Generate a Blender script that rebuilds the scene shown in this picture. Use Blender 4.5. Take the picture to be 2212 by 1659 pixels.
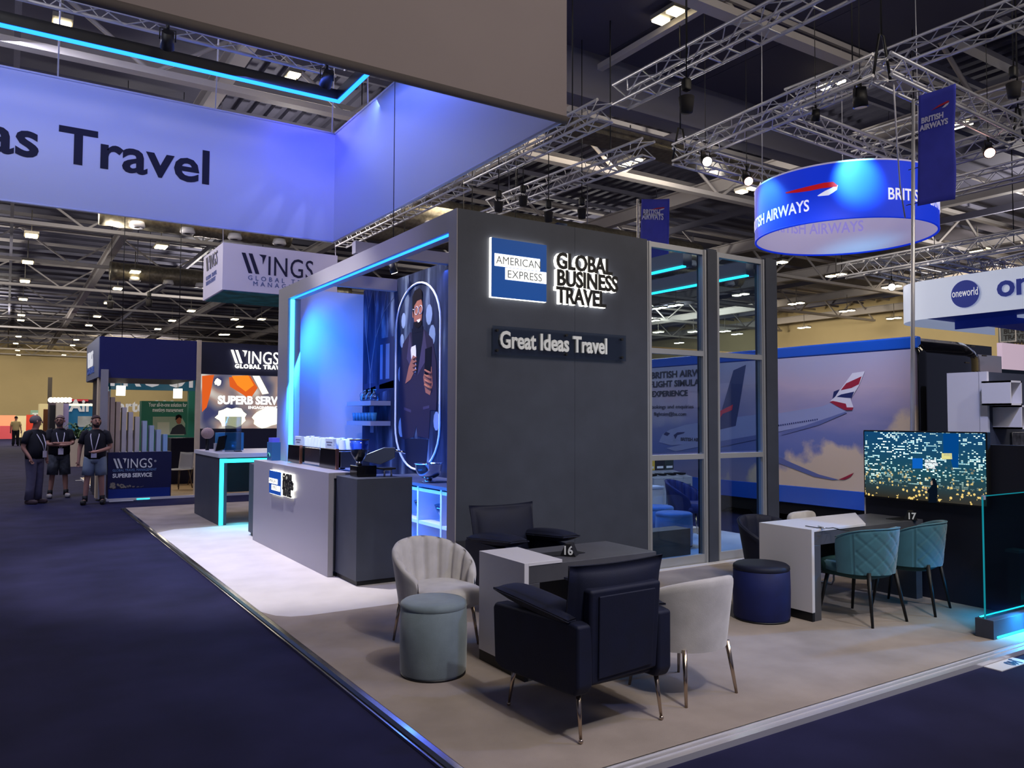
import bpy, math, random
from mathutils import Vector, Matrix
PI = math.pi
for _o in list(bpy.data.objects): bpy.data.objects.remove(_o)
SC = bpy.context.scene
COL = SC.collection
# ------------------------------------------------------------------ camera
cam_d = bpy.data.cameras.new('camera'); cam = bpy.data.objects.new('camera', cam_d); COL.objects.link(cam)
cam_d.sensor_fit = 'HORIZONTAL'; cam_d.sensor_width = 36.0; cam_d.lens = 1708.94/2212*36.0
cam_d.clip_start = 0.05; cam_d.clip_end = 400
_yaw, _pit, _rol = math.radians(57.42309), math.radians(2.43807), math.radians(-0.20056)
_F = Vector((math.cos(_yaw)*math.cos(_pit), math.sin(_yaw)*math.cos(_pit), math.sin(_pit)))
_r = Vector((math.sin(_yaw), -math.cos(_yaw), 0)); _d = -_r.cross(_F)
_R = math.cos(_rol)*_r + math.sin(_rol)*_d; _D = -math.sin(_rol)*_r + math.cos(_rol)*_d
cam.matrix_world = Matrix(((_R.x, -_D.x, -_F.x, 0), (_R.y, -_D.y, -_F.y, 0), (_R.z, -_D.z, -_F.z, 1.75), (0, 0, 0, 1)))
SC.camera = cam
# ------------------------------------------------------------------ view, world
SC.view_settings.view_transform = 'Standard'; SC.view_settings.look = 'None'
SC.view_settings.exposure = 0.0; SC.view_settings.gamma = 1.0
SC.view_settings.use_curve_mapping = False
W = bpy.data.worlds.new('hall_air'); SC.world = W; W.use_nodes = True
W.node_tree.nodes['Background'].inputs[0].default_value = (0.44, 0.48, 0.80, 1)
W.node_tree.nodes['Background'].inputs[1].default_value = 0.20

def light(kind, name, loc, target, color, power, size=0.3, size_y=None, angle=40, blend=0.5):
    d = bpy.data.lights.new(name, kind); d.energy = power; d.color = color
    if kind == 'AREA':
        d.size = size
        if size_y: d.shape = 'RECTANGLE'; d.size_y = size_y
    elif kind == 'SPOT':
        d.spot_size = math.radians(angle); d.spot_blend = blend; d.shadow_soft_size = size
    else: d.shadow_soft_size = size
    o = bpy.data.objects.new(name, d); COL.objects.link(o); o.location = loc
    if target is not None:
        o.rotation_euler = (Vector(target)-Vector(loc)).to_track_quat('-Z', 'Y').to_euler()
    return o
WARM = (1.0, 0.86, 0.66); WHITE = (1.0, 0.95, 0.92); BLUE = (0.03, 0.13, 1.0); CYAN = (0.05, 0.55, 1.0); VIOLET = (0.42, 0.42, 1.0)
# hall floodlights and an added fill (soft pools over the aisle and the stands)
light('AREA', 'hall_light', (3.0, -1.0, 8.8), (3.2, 2.5, 0), WARM, 330, 2.5)
light('AREA', 'hall_light', (13, -1, 8.8), (10, 3, 0), WARM, 300, 3)
light('AREA', 'hall_light', (14, 20, 8.8), (14, 18, 0), WARM, 800, 6)
light('AREA', 'hall_light', (0, 32, 8.8), (0, 32, 0), WARM, 900, 8)
light('SPOT', 'hall_light', (-8, 88, 8.6), (-6, 110, 3.5), WARM, 5200, 1.0, angle=120, blend=.6)
light('SPOT', 'hall_light', (12, 88, 8.6), (12, 110, 3.5), WARM, 5200, 1.0, angle=120, blend=.6)
light('AREA', 'hall_light', (-1.0, 17.0, 8.6), (0.8, 18.2, 0), (0.72, 0.74, 1.0), 420, 2.5)  # added bluish fill for the people in the aisle, standing in for banner spill
light('AREA', 'hall_light', (2, 60, 8.4), (2, 60, 0), WARM, 2500, 10)
light('SPOT', 'truss_spot', (-1.5, 8.4, 6.9), (3.6, 9.6, 2.2), (0.45, 0.42, 1.0), 800, 0.1, angle=50, blend=.7)
light('SPOT', 'truss_spot', (5.6, 2.2, 5.6), (9.3, 4.8, 1.8), (0.5, 0.56, 1.0), 700, 0.1, angle=26, blend=.6)
light('SPOT', 'hall_light', (36, 20, 8.6), (54, 20, 4), WARM, 4600, 1.0, angle=120, blend=.6)
light('SPOT', 'hall_light', (38, 42, 8.6), (54, 42, 4), WARM, 4600, 1.0, angle=120, blend=.6)
# truss spotlights on the stand
light('SPOT', 'truss_spot', (1.6, 9.4, 7.3), (2.7, 9.9, 0), WHITE, 2050, 0.12, angle=52, blend=0.5)
light('SPOT', 'truss_spot', (3.0, -1.0, 6.6), (4.3, 5.0, 0.6), (0.92, 0.93, 1.0), 640, 0.1, angle=50, blend=0.6)
light('SPOT', 'truss_spot', (7.2, -1.0, 6.6), (6.8, 4.6, 0.6), (0.90, 0.92, 1.0), 600, 0.1, angle=50, blend=0.6)
light('SPOT', 'truss_spot', (3.0, 11.5, 6.2), (4.95, 10.2, 2.9), WHITE, 1250, 0.1, angle=40, blend=0.7)
light('SPOT', 'truss_spot', (8.6, 5.6, 6.4), (11.2, 9.8, 1.7), (0.8, 0.78, 1.0), 1100, 0.15, angle=64, blend=0.7)
light('SPOT', 'truss_spot', (10.2, 2.4, 3.6), (6.2, 4.1, 0.6), (0.02, 0.32, 1.0), 800, 0.1, angle=30, blend=0.7)
light('SPOT', 'truss_spot', (6.8, 1.0, 5.5), (3.7, 4.0, 0.7), (0.25, 0.35, 1.0), 330, 0.1, angle=35, blend=0.6)
for _x, _y, _z, _w in ((-6, 24, 8.2, 420), (3, 30, 8.2, 420), (-3, 44, 8.2, 700), (9, 46, 8.2, 700), (-1, 70, 8.2, 900), (16, 15, 8.0, 320), (22, 30, 8.2, 600), (32, 14, 8.2, 700), (9.5, 2.0, 8.0, 160), (-1.5, 8.5, 8.6, 120), (6.6, 22, 8.2, 300)):  # extra point lamps added to brighten the ceiling beams
    light('POINT', 'hall_light', (_x, _y, _z), None, (1.0, .93, .86), _w, .35)
# ------------------------------------------------------------------ colour and materials
def lin(c):
    return tuple(((v/255)/12.92 if v/255 <= 0.04045 else ((v/255+0.055)/1.055)**2.4) for v in c)
MATS = {}
def mat(name, rgb, rough=0.6, metal=0.0, emit=0.0, ecol=None, noise=0.0, nscale=30, bump=0.0, bscale=200, spec=0.5,
        alpha=None, coat=0.0, sheen=0.0, trans=0.0, ior=1.45):
    if name in MATS: return MATS[name]
    m = bpy.data.materials.new(name); m.use_nodes = True; nt = m.node_tree; b = nt.nodes['Principled BSDF']
    c = lin(rgb)
    b.inputs['Base Color'].default_value = (*c, 1); b.inputs['Roughness'].default_value = rough; b.inputs['Metallic'].default_value = metal
    b.inputs['Specular IOR Level'].default_value = spec; b.inputs['Coat Weight'].default_value = coat
    b.inputs['Sheen Weight'].default_value = sheen; b.inputs['Transmission Weight'].default_value = trans; b.inputs['IOR'].default_value = ior
    if emit:
        b.inputs['Emission Color'].default_value = (*(lin(ecol) if ecol else c), 1); b.inputs['Emission Strength'].default_value = emit
    if alpha is not None: b.inputs['Alpha'].default_value = alpha
    if noise or bump:
        tc = nt.nodes.new('ShaderNodeTexCoord')
        if noise:
            n = nt.nodes.new('ShaderNodeTexNoise'); n.inputs['Scale'].default_value = nscale; n.inputs['Detail'].default_value = 5
            nt.links.new(tc.outputs['Object'], n.inputs['Vector'])
            r = nt.nodes.new('ShaderNodeMapRange'); r.inputs[1].default_value = 0.3; r.inputs[2].default_value = 0.7
            r.inputs[3].default_value = 1-noise; r.inputs[4].default_value = 1+noise
            nt.links.new(n.outputs['Fac'], r.inputs[0])
            x = nt.nodes.new('ShaderNodeMix'); x.data_type = 'RGBA'; x.blend_type = 'MULTIPLY'; x.inputs[0].default_value = 1
            x.inputs[6].default_value = (*c, 1); nt.links.new(r.outputs[0], x.inputs[7]); nt.links.new(x.outputs[2], b.inputs['Base Color'])
        if bump:
            n = nt.nodes.new('ShaderNodeTexNoise'); n.inputs['Scale'].default_value = bscale; n.inputs['Detail'].default_value = 3
            nt.links.new(tc.outputs['Object'], n.inputs['Vector'])
            k = nt.nodes.new('ShaderNodeBump'); k.inputs['Strength'].default_value = bump; k.inputs['Distance'].default_value = 0.01
            nt.links.new(n.outputs['Fac'], k.inputs['Height']); nt.links.new(k.outputs[0], b.inputs['Normal'])
    MATS[name] = m
    return m
def glow(name, rgb, strength, sample=False):
    if name in MATS: return MATS[name]
    m = mat(name, (0, 0, 0), 0.9, emit=strength, ecol=rgb, spec=0)
    if not sample: m.cycles.emission_sampling = 'NONE'
    return m
def glass(name, rgb=(225, 240, 240), alpha=0.06, rough=0.02):
    """thin clear pane: mostly see-through with a mirror-like film"""
    if name in MATS: return MATS[name]
    m = bpy.data.materials.new(name); m.use_nodes = True; nt = m.node_tree
    for n in list(nt.nodes): nt.nodes.remove(n)
    o = nt.nodes.new('ShaderNodeOutputMaterial'); t = nt.nodes.new('ShaderNodeBsdfTransparent'); g = nt.nodes.new('ShaderNodeBsdfGlossy')
    t.inputs[0].default_value = (*lin(rgb), 1); g.inputs['Roughness'].default_value = rough
    f = nt.nodes.new('ShaderNodeLayerWeight'); f.inputs[0].default_value = 0.5
    p = nt.nodes.new('ShaderNodeMath'); p.operation = 'POWER'; p.inputs[1].default_value = 4.0; nt.links.new(f.outputs['Facing'], p.inputs[0])
    a = nt.nodes.new('ShaderNodeMath'); a.operation = 'MULTIPLY_ADD'; a.inputs[1].default_value = 0.6; a.inputs[2].default_value = alpha; nt.links.new(p.outputs[0], a.inputs[0])
    mx = nt.nodes.new('ShaderNodeMixShader'); nt.links.new(a.outputs[0], mx.inputs[0]); nt.links.new(t.outputs[0], mx.inputs[1]); nt.links.new(g.outputs[0], mx.inputs[2])
    nt.links.new(mx.outputs[0], o.inputs[0]); MATS[name] = m
    return m

# ------------------------------------------------------------------ tags and objects
def tag(o, label=None, cat=None, group=None, kind=None):
    if label: o['label'] = label
    if cat: o['category'] = cat
    if group: o['group'] = group
    if kind: o['kind'] = kind
    return o
def thing(name, loc, label, cat, group=None, rz=0.0, kind=None):
    o = bpy.data.objects.new(name, None); COL.objects.link(o); o.location = loc; o.rotation_euler = (0, 0, rz)
    o.empty_display_size = 0.1
    return tag(o, label, cat, group, kind)
def origin(o):
    v = Vector((0, 0, 0))
    while o is not None: v += o.location; o = o.parent
    return v
def copy_tree(o, parent=None, **kw):
    c = o.copy(); COL.objects.link(c)
    if parent is not None: c.parent = parent
    for ch in list(o.children): copy_tree(ch, c)
    for k, v in kw.items():
        if k in ('label', 'group'): c[k] = v
    return c
class MB:
    def __init__(s, xf=None): s.v = []; s.f = []; s.m = []; s.sm = []; s.xf = xf; s.cur = 0; s.smooth = False
    def add(s, vs, fs):
        b = len(s.v)
        for p in vs:
            p = Vector(p)
            s.v.append(s.xf @ p if s.xf else p)
        for f in fs: s.f.append(tuple(i+b for i in f)); s.m.append(s.cur); s.sm.append(s.smooth)
        return s
    def box(s, a, b):
        x0, y0, z0 = (min(a[i], b[i]) for i in range(3)); x1, y1, z1 = (max(a[i], b[i]) for i in range(3))
        return s.add([(x0,y0,z0),(x1,y0,z0),(x1,y1,z0),(x0,y1,z0),(x0,y0,z1),(x1,y0,z1),(x1,y1,z1),(x0,y1,z1)],
                     [(0,3,2,1),(4,5,6,7),(0,1,5,4),(1,2,6,5),(2,3,7,6),(3,0,4,7)])
    def sup(s, c, h, e1=0.35, e2=0.35, n=28, k=14):
        """superellipsoid: a soft cushion of half sizes h"""
        def pw(v, e): return math.copysign(abs(v)**e, v)
        def fn(u, v):
            th = -u*2*PI; ph = (v-0.5)*PI
            ph = max(-PI/2+1e-3, min(PI/2-1e-3, ph))
            cp = 0.0 if v < 1e-6 or v > 1-1e-6 else pw(math.cos(ph), e1)
            return (c[0]+h[0]*cp*pw(math.cos(th), e2), c[1]+h[1]*cp*pw(math.sin(th), e2), c[2]-h[2]*pw(math.sin(ph), e1))
        return s.grid(fn, n, k, True)
    def cyl(s, p0, p1, r0, r1=None, n=16, cap=True):
        r1 = r0 if r1 is None else r1; p0 = Vector(p0); p1 = Vector(p1); d = (p1-p0).normalized()
        u = d.orthogonal().normalized(); w = d.cross(u); vs = []
        for p, r in ((p0, r0), (p1, r1)):
            for i in range(n):
                a = 2*PI*i/n; vs.append(p + u*math.cos(a)*r + w*math.sin(a)*r)
        o = s.smooth; s.smooth = True; s.add(vs, [(i, (i+1) % n, n+(i+1) % n, n+i) for i in range(n)])
        s.smooth = False
        if cap:
            b = len(s.v)-2*n
            s.f.append(tuple(b+i for i in reversed(range(n)))); s.f.append(tuple(b+n+i for i in range(n))); s.m += [s.cur]*2; s.sm += [False]*2
        s.smooth = o
        return s
    def lathe(s, prof, c=(0, 0, 0), n=32, axis='z'):
        vs = []; fs = []; k = len(prof)
        for i in range(n):
            a = 2*PI*i/n
            for r, z in prof:
                p = (r*math.cos(a), r*math.sin(a), z)
                if axis == 'x': p = (z, r*math.cos(a), r*math.sin(a))
                if axis == 'y': p = (r*math.sin(a), z, r*math.cos(a))
                vs.append((c[0]+p[0], c[1]+p[1], c[2]+p[2]))
        for i in range(n):
            j = (i+1) % n
            for q in range(k-1): fs.append((i*k+q, j*k+q, j*k+q+1, i*k+q+1))
        o = s.smooth; s.smooth = True; s.add(vs, fs); s.smooth = o
        return s
    def tube(s, pts, r, n=8, closed=False):
        P = [Vector(p) for p in pts]; vs = []; fs = []; K = len(P)
        rr = r if isinstance(r, (list, tuple)) else [r]*K; u = None
        for i, p in enumerate(P):
            if closed: d = (P[(i+1) % K]-P[i-1])
            else: d = (P[min(i+1, K-1)]-P[max(i-1, 0)])
            d.normalize()
            if u is None: u = d.orthogonal().normalized()
            else:
                u = u - d*u.dot(d)
                u = u.normalized() if u.length > 1e-6 else d.orthogonal().normalized()
            w = d.cross(u)
            for j in range(n):
                a = 2*PI*j/n; vs.append(p + (u*math.cos(a)+w*math.sin(a))*rr[i])
        for i in range(K if closed else K-1):
            i2 = (i+1) % K
            for j in range(n): fs.append((i*n+j, i*n+(j+1) % n, i2*n+(j+1) % n, i2*n+j))
        if not closed: fs.append(tuple(reversed(range(n)))); fs.append(tuple((K-1)*n+j for j in range(n)))
        o = s.smooth; s.smooth = True; s.add(vs, fs); s.smooth = o
        return s
    def prism(s, poly, fr, t):
        """poly = list of (u,v); fr = (origin, U, V); extruded t along U x V"""
        o, U, V = (Vector(q) for q in fr); N = U.cross(V).normalized()*t; n = len(poly)
        vs = [o+U*a+V*b for a, b in poly] + [o+U*a+V*b+N for a, b in poly]
        return s.add(vs, [tuple(reversed(range(n))), tuple(range(n, 2*n))] + [(i, (i+1) % n, n+(i+1) % n, n+i) for i in range(n)])
    def grid(s, fn, nu, nv, closed_u=False):
        vs = [fn(i/(nu if closed_u else nu-1), j/(nv-1)) for i in range(nu) for j in range(nv)]; fs = []
        for i in range(nu if closed_u else nu-1):
            for j in range(nv-1): a = i*nv+j; b = ((i+1) % nu)*nv+j; fs.append((a, b, b+1, a+1))
        o = s.smooth; s.smooth = True; s.add(vs, fs); s.smooth = o
        return s
    def ball(s, c, r, n=16, k=10):
        rx, ry, rz = r if isinstance(r, (list, tuple)) else (r, r, r)
        return s.grid(lambda u, v: (c[0]+rx*math.sin(v*PI)*math.cos(-u*2*PI), c[1]+ry*math.sin(v*PI)*math.sin(-u*2*PI), c[2]+rz*math.cos(v*PI)), n, k, True)
    def text(s, txt, fr, size, t=0.002, bold=0.0, align='LEFT', sx=1.0, spacing=1.0, shear=0.0, res=3):
        """lettering as solid shapes standing t proud of the plane fr = (origin, U, V)"""
        vs, fs = text_mesh(txt, t, bold/size if size else 0, align, spacing, shear, res)
        o, U, V = (Vector(q) for q in fr); N = U.cross(V).normalized()
        return s.add([o+U*(p[0]*size*sx)+V*(p[1]*size)+N*p[2] for p in vs], fs)
    def build(s, name, m, parent=None, bevel=0.0, bseg=2, sub=0, solid=0.0, autosmooth=False, recalc=False):
        me = bpy.data.meshes.new(name); off = origin(parent) if (parent is not None and not getattr(s, 'local', False)) else Vector((0, 0, 0))
        me.from_pydata([tuple(p-off) for p in s.v], [], s.f)
        ms = m if isinstance(m, (list, tuple)) else [m]
        for q in ms: me.materials.append(q)
        me.polygons.foreach_set('material_index', s.m); me.polygons.foreach_set('use_smooth', s.sm); me.update()
        if recalc:
            import bmesh
            bm = bmesh.new(); bm.from_mesh(me); bmesh.ops.remove_doubles(bm, verts=bm.verts, dist=1e-5); bmesh.ops.recalc_face_normals(bm, faces=bm.faces); bm.to_mesh(me); bm.free()
        o = bpy.data.objects.new(name, me); COL.objects.link(o)
        if parent is not None: o.parent = parent
        if solid: md = o.modifiers.new('solid', 'SOLIDIFY'); md.thickness = solid; md.offset = 0
        if bevel: md = o.modifiers.new('bevel', 'BEVEL'); md.width = bevel; md.segments = bseg; md.limit_method = 'ANGLE'; md.harden_normals = True; me.polygons.foreach_set('use_smooth', [True]*len(me.polygons))
        if sub: md = o.modifiers.new('sub', 'SUBSURF'); md.levels = sub; md.render_levels = sub
        return o
def LM():
    """mesh in the local coordinates of its parent"""
    b = MB(); b.local = True; return b
_TXT = {}
def text_mesh(txt, t, bold, align, spacing, shear, res):
    key = (txt, round(t, 5), round(bold, 4), align, spacing, shear, res)
    if key in _TXT: return _TXT[key]
    c = bpy.data.curves.new('lettering', 'FONT'); c.body = txt; c.size = 1; c.extrude = t/2; c.offset = bold; c.align_x = align
    c.space_character = spacing; c.shear = shear; c.resolution_u = res; c.space_line = 0.9
    o = bpy.data.objects.new('lettering', c); COL.objects.link(o)
    dg = bpy.context.evaluated_depsgraph_get(); me = bpy.data.meshes.new_from_object(o.evaluated_get(dg))
    vs = [(p.co.x, p.co.y, p.co.z+t/2) for p in me.vertices]; fs = [tuple(f.vertices) for f in me.polygons]
    bpy.data.objects.remove(o); bpy.data.curves.remove(c); bpy.data.meshes.remove(me)
    _TXT[key] = (vs, fs)
    return _TXT[key]
def poly_disc(cx, cy, rx, ry, n=32, a0=0, a1=2*PI):
    k = n if abs(a1-a0-2*PI) < 1e-6 else n+1
    return [(cx+rx*math.cos(a0+(a1-a0)*i/n), cy+ry*math.sin(a0+(a1-a0)*i/n)) for i in range(k)]
def ray(px, py): return _R*((px-1106)/1708.94) + _D*((py-829.5)/1708.94) + _F
def at_z(px, py, z): d = ray(px, py); return Vector((0, 0, 1.75)) + d*((z-1.75)/d.z)
def at_y(px, py, y): d = ray(px, py); return Vector((0, 0, 1.75)) + d*(y/d.y)
def at_x(px, py, x): d = ray(px, py); return Vector((0, 0, 1.75)) + d*(x/d.x)
EX, EY, EZ = Vector((1, 0, 0)), Vector((0, 1, 0)), Vector((0, 0, 1))
def fr_front(x, y, z): return ((x, y, z), (1, 0, 0), (0, 0, 1))            # faces -Y, reads along +X
def fr_side(x, y, z): return ((x, y, z), (0, -1, 0), (0, 0, 1))            # faces -X, reads along -Y
def fr_top(x, y, z): return ((x, y, z), (1, 0, 0), (0, 1, 0))
PART = lambda name, m, parent, fn, **k: (lambda b: (fn(b), b.build(name, m, parent, **k))[1])(MB())
def box(name, m, parent, a, b, bevel=0.0): return MB().box(a, b).build(name, m, parent, bevel=bevel)
# shared materials
M_slate = mat('slate_laminate', (60, 65, 80), 0.55, noise=0.10, nscale=4, bump=0.05, bscale=60)
M_slate2 = mat('slate_tabletop', (74, 74, 80), 0.45, noise=0.12, nscale=6)
M_white = mat('white_lacquer', (214, 212, 218), 0.35)
M_lav = mat('pale_grey_lacquer', (150, 148, 158), 0.4)
M_black = mat('black_paint', (14, 14, 18), 0.5)
M_blacks = mat('black_gloss', (8, 8, 11), 0.12)
M_alu = mat('truss_aluminium', (206, 206, 214), 0.4, 0.55)
M_chrome = mat('chrome', (210, 210, 215), 0.1, 1.0)
M_frame = mat('anodised_frame', (176, 178, 184), 0.4, 0.5)
M_brass = mat('brass_leg', (186, 168, 150), 0.22, 1.0)
M_ledb = glow('blue_led', (30, 110, 255), 5.0)
M_ledc = glow('cyan_led', (40, 215, 235), 4.0)
M_ledw = glow('white_halo', (255, 250, 235), 5.0)
# ================================================================== SETTING
M_floor = mat('hall_carpet', (36, 36, 66), 0.92, noise=0.25, nscale=1.6, bump=0.3, bscale=500, spec=0.1)
M_deck = mat('ceiling_deck', (92, 92, 110), 0.7)
M_steel = mat('ceiling_steel', (196, 190, 186), 0.6)
M_steeld = mat('ceiling_steel_dark', (120, 120, 136), 0.6)
M_wall = mat('hall_wall', (214, 196, 150), 0.8, noise=0.05, nscale=0.3)
tag(box('floor', M_floor, None, (-45, -6, -0.1), (56, 112, 0)), 'dark navy carpet of the exhibition hall aisles', 'floor', kind='structure')
tag(box('wall_back', M_wall, None, (-45, 110, 0), (56, 110.4, 10.6)), 'beige far end wall of the hall', 'wall', kind='structure')
tag(box('wall_right', M_wall, None, (54, -6, 0), (54.4, 110, 10.6)), 'beige side wall of the hall behind the lorry', 'wall', kind='structure')
DECK = 10.9
ceil = MB().box((-45, -6, DECK), (56, 112, DECK+0.3)).build('ceiling', M_deck, None)
tag(ceil, 'dark steel ceiling of the exhibition hall with girders', 'ceiling', kind='structure')
def lattice(b, p0, p1, h, w, step, r=0.06):
    """a deep flat girder between p0 and p1 (bottom chord), height h"""
    p0 = Vector(p0); p1 = Vector(p1); d = p1-p0; L = d.length; d.normalize(); n = int(L/step)
    s = d.cross(EZ)*w/2
    for z, k in ((0, 1.0), (h, 1.0)):
        q0, q1 = p0+EZ*z, p1+EZ*z
        b.add([q0-s-EZ*r, q0+s-EZ*r, q0+s+EZ*r, q0-s+EZ*r, q1-s-EZ*r, q1+s-EZ*r, q1+s+EZ*r, q1-s+EZ*r],
              [(0,1,2,3),(7,6,5,4),(0,4,5,1),(1,5,6,2),(2,6,7,3),(3,7,4,0)])
    for i in range(n):
        a = p0+d*(i*L/n); m = p0+d*((i+0.5)*L/n)+EZ*h; c = p0+d*((i+1)*L/n)
        b.cyl(a, m, r*0.8, n=4, cap=False); b.cyl(m, c, r*0.8, n=4, cap=False)
for i in range(13):                                                 # lattice girders across the hall
    y = 9.5+8.2*i; b = MB(); lattice(b, (-44, y, 8.9), (53, y, 8.9), 1.5, 0.26, 4.2, 0.07); b.build('girder', M_steel, ceil)
for i, x in enumerate(range(-40, 53, 4)):                            # flanged beams along the hall
    if i % 2: PART('cross_beam', M_steel, ceil, lambda b: b.box((x-0.16, -5, 9.3), (x+0.16, 109, 9.34)).box((x-0.03, -5, 9.34), (x+0.03, 109, 9.75)).box((x-0.16, -5, 9.75), (x+0.16, 109, 9.79)))
    else: PART('cross_beam', M_steeld, ceil, lambda b: b.box((x-0.06, -5, 9.7), (x+0.06, 109, 9.95)))
for i in range(54):
    y = -4+2.05*i
    PART('purlin', M_steeld if i % 3 else M_steel, ceil, lambda b: b.box((-44, y-0.05, 10.2), (53, y+0.05, 10.34)))
for i in range(38):                                                  # corrugated deck ribs (long flat ridges)
    PART('deck_rib', M_deck, ceil, lambda b: b.box((5+0.45*i, 0, 10.75), (5.2+0.45*i, 34, DECK)))
# smooth dark soffit over the stands on the right, with seams
M_soff = mat('soffit_panel', (70, 68, 86), 0.8)
for i in range(3):
    for j in range(2):
        box('soffit_panel', M_soff, ceil, (7.6+2.6*i, 6.3+3.1*j, 9.2), (10.18+2.6*i, 9.38+3.1*j, 9.26))
PART('soffit_edge', M_steel, ceil, lambda b: b.box((7.5, 5.8, 9.05), (7.62, 13.5, 9.2)))
PART('soffit_edge', M_steel, ceil, lambda b: b.box((10.2, 3.0, 9.0), (10.34, 13.5, 9.12)))
PART('soffit_edge', M_steel, ceil, lambda b: b.box((7.5, 9.4, 9.08), (19, 9.46, 9.18)))
PART('walkway_beam', M_steeld, ceil, lambda b: b.box((7.4, 12.7, 8.3), (22, 13.1, 9.4)).box((7.4, 12.5, 8.25), (22, 12.6, 8.35)).box((7.4, 12.9, 8.0), (22, 12.95, 8.05)))
# ventilation ducts wrapped in foil
M_foil = mat('duct_foil', (150, 142, 122), 0.35, 0.7, noise=0.3, nscale=9, bump=0.8, bscale=7)
def duct(p0, p1, r, label, n_out=0):
    t = thing('air_duct', p0, label, 'duct', 'foil air ducts under the ceiling')
    L = (Vector(p1)-Vector(p0)); K = 40
    MB().tube([Vector(p0)+L*(i/K) for i in range(K+1)], [r*(1+0.03*math.sin(i*2.1)+0.02*math.sin(i*5.3)) for i in range(K+1)], 18).build('duct_pipe', M_foil, t)
    for i in range(n_out):
        c = Vector(p0)+L*((i+0.7)/n_out)
        MB().lathe([(0.1, 0), (0.22, 0), (0.26, -0.16), (0.2, -0.22), (0.1, -0.2)], (c.x, c.y-r*0.8, c.z-r*0.6), 16).build('duct_outlet', M_white, t)
    for i in range(0, 4):
        c = Vector(p0)+L*((i+0.4)/4); MB().cyl(c, (c.x, c.y, DECK), 0.02, n=6).build('hanger_rod', M_steeld, t)
duct((9.5, 22.5, 8.2), (23, 22.5, 8.2), 0.55, 'round foil-wrapped duct running behind the small blue flag', 6)
duct((10, 26.5, 8.6), (30, 26.5, 8.6), 0.5, 'foil-wrapped duct hanging beyond the duct behind the flag', 6)
duct((2.5, 30, 8.7), (9, 30, 8.7), 0.45, 'short foil duct high left of the hanging white box sign', 4)
duct((4, 42, 8.7), (16, 42, 8.7), 0.45, 'foil duct over the navy stand with the video wall', 8)
t = thing('flat_duct', (7.4, 13.6, 8.0), 'flat foil-wrapped duct beneath the walkway beam beside the big grey banner', 'duct')
box('duct_body', M_foil, t, (7.4, 13.2, 7.9), (17, 13.9, 8.2)); PART('duct_hanger', M_steeld, t, lambda b: b.box((9, 13.5, 8.2), (9.04, 13.54, DECK)))
# ------------------------------------------------------------------ ceiling floodlights
M_lamp = glow('floodlight_lens', (255, 236, 190), 14.0)
M_lampc = mat('floodlight_housing', (120, 116, 108), 0.5)
def flood(px, py, z, twin, label, group, s=1.0):
    p = at_z(px, py, z); t = thing('ceiling_light', p, label, 'light', group)
    PART('lamp_housing', M_lampc, t, lambda b: b.box((p.x-0.24*s, p.y-0.5*s, p.z+0.02), (p.x+0.24*s, p.y+0.5*s, p.z+0.1)).cyl((p.x, p.y, p.z+0.1), (p.x, p.y, z+1.0), 0.02, n=6))
    for k in ((-1, 1) if twin else (0,)):
        a = 0.3*k if twin else 0; w = 0.17 if twin else 0.3
        box('lamp_lens', M_lamp, t, (p.x-0.2*s, p.y+(a-w)*s, p.z-0.02), (p.x+0.2*s, p.y+(a+w)*s, p.z+0.02))
    return t
G1 = 'floodlights over the far left aisle'; L1 = 'round-looking floodlight hanging in the rows over the far left aisle'
for x, y in ((68, 510), (60, 567), (54, 608), (50, 647), (46, 681), (45, 692), (40, 727), (34, 742), (38, 757), (40, 767), (292, 588), (254, 624), (234, 655), (210, 684), (192, 703), (165, 734), (157, 746), (138, 767), (114, 796)):
    flood(x, y, 8.6, False, L1, G1)
flood(348, 534, 8.6, False, 'floodlight by the foil duct just left of the white box sign', None)
G2 = 'floodlights above the navy video stand'; L2 = 'floodlight in the rows above the navy stand with the video wall'
for x, y in ((413, 672), (372, 693), (341, 711), (489, 723), (507, 690), (518, 706), (480, 723), (565, 690)): flood(x, y, 8.6, False, L2, G2)
G3 = 'twin floodlights seen between the glass frame and the flagpole'; L3 = 'twin floodlight far off above the lorry, right of the glass frame'
for x, y in ((1678, 569), (1720, 656), (1806, 595), (1830, 672), (1737, 708), (1931, 688), (1600, 637), (1592, 722), (1566, 716), (1926, 620)): flood(x, y, 8.3, True, L3, G3, 0.9)
G4 = 'twin floodlights seen through the glass frame'; L4 = 'twin floodlight far off, seen through the aluminium glass frame'
for x, y in ((1425, 666), (1460, 660), (1412, 693), (1498, 717), (1467, 741), (1422, 718)): flood(x, y, 8.3, True, L4, G4, 0.9)
flood(1443, 35, 9.0, True, 'bright twin floodlight at the top edge, right of the big grey banner', None, 0.62)
flood(134, 57, 9.0, False, 'floodlight shining under the long truss left, at the blue light line', None, 0.7)
flood(630, 168, 9.0, True, 'twin floodlight between truss and light line near the banner corner', None, 0.55)
flood(1614, 411, 8.5, True, 'twin floodlight left of the round blue hanging ring', None, 0.7)
flood(1362, 351, 8.5, True, 'twin floodlight glimpsed above the tower, behind the middle truss', None, 0.7)
flood(1795, 182, 9.0, True, 'twin floodlight above the near side of the square truss', None, 0.6)
flood(2075, 270, 8.5, False, 'floodlight right beside the large blue flag', None, 0.7)
flood(2112, 544, 8.3, False, 'floodlight below the truss at the far right', None, 0.8)
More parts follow.
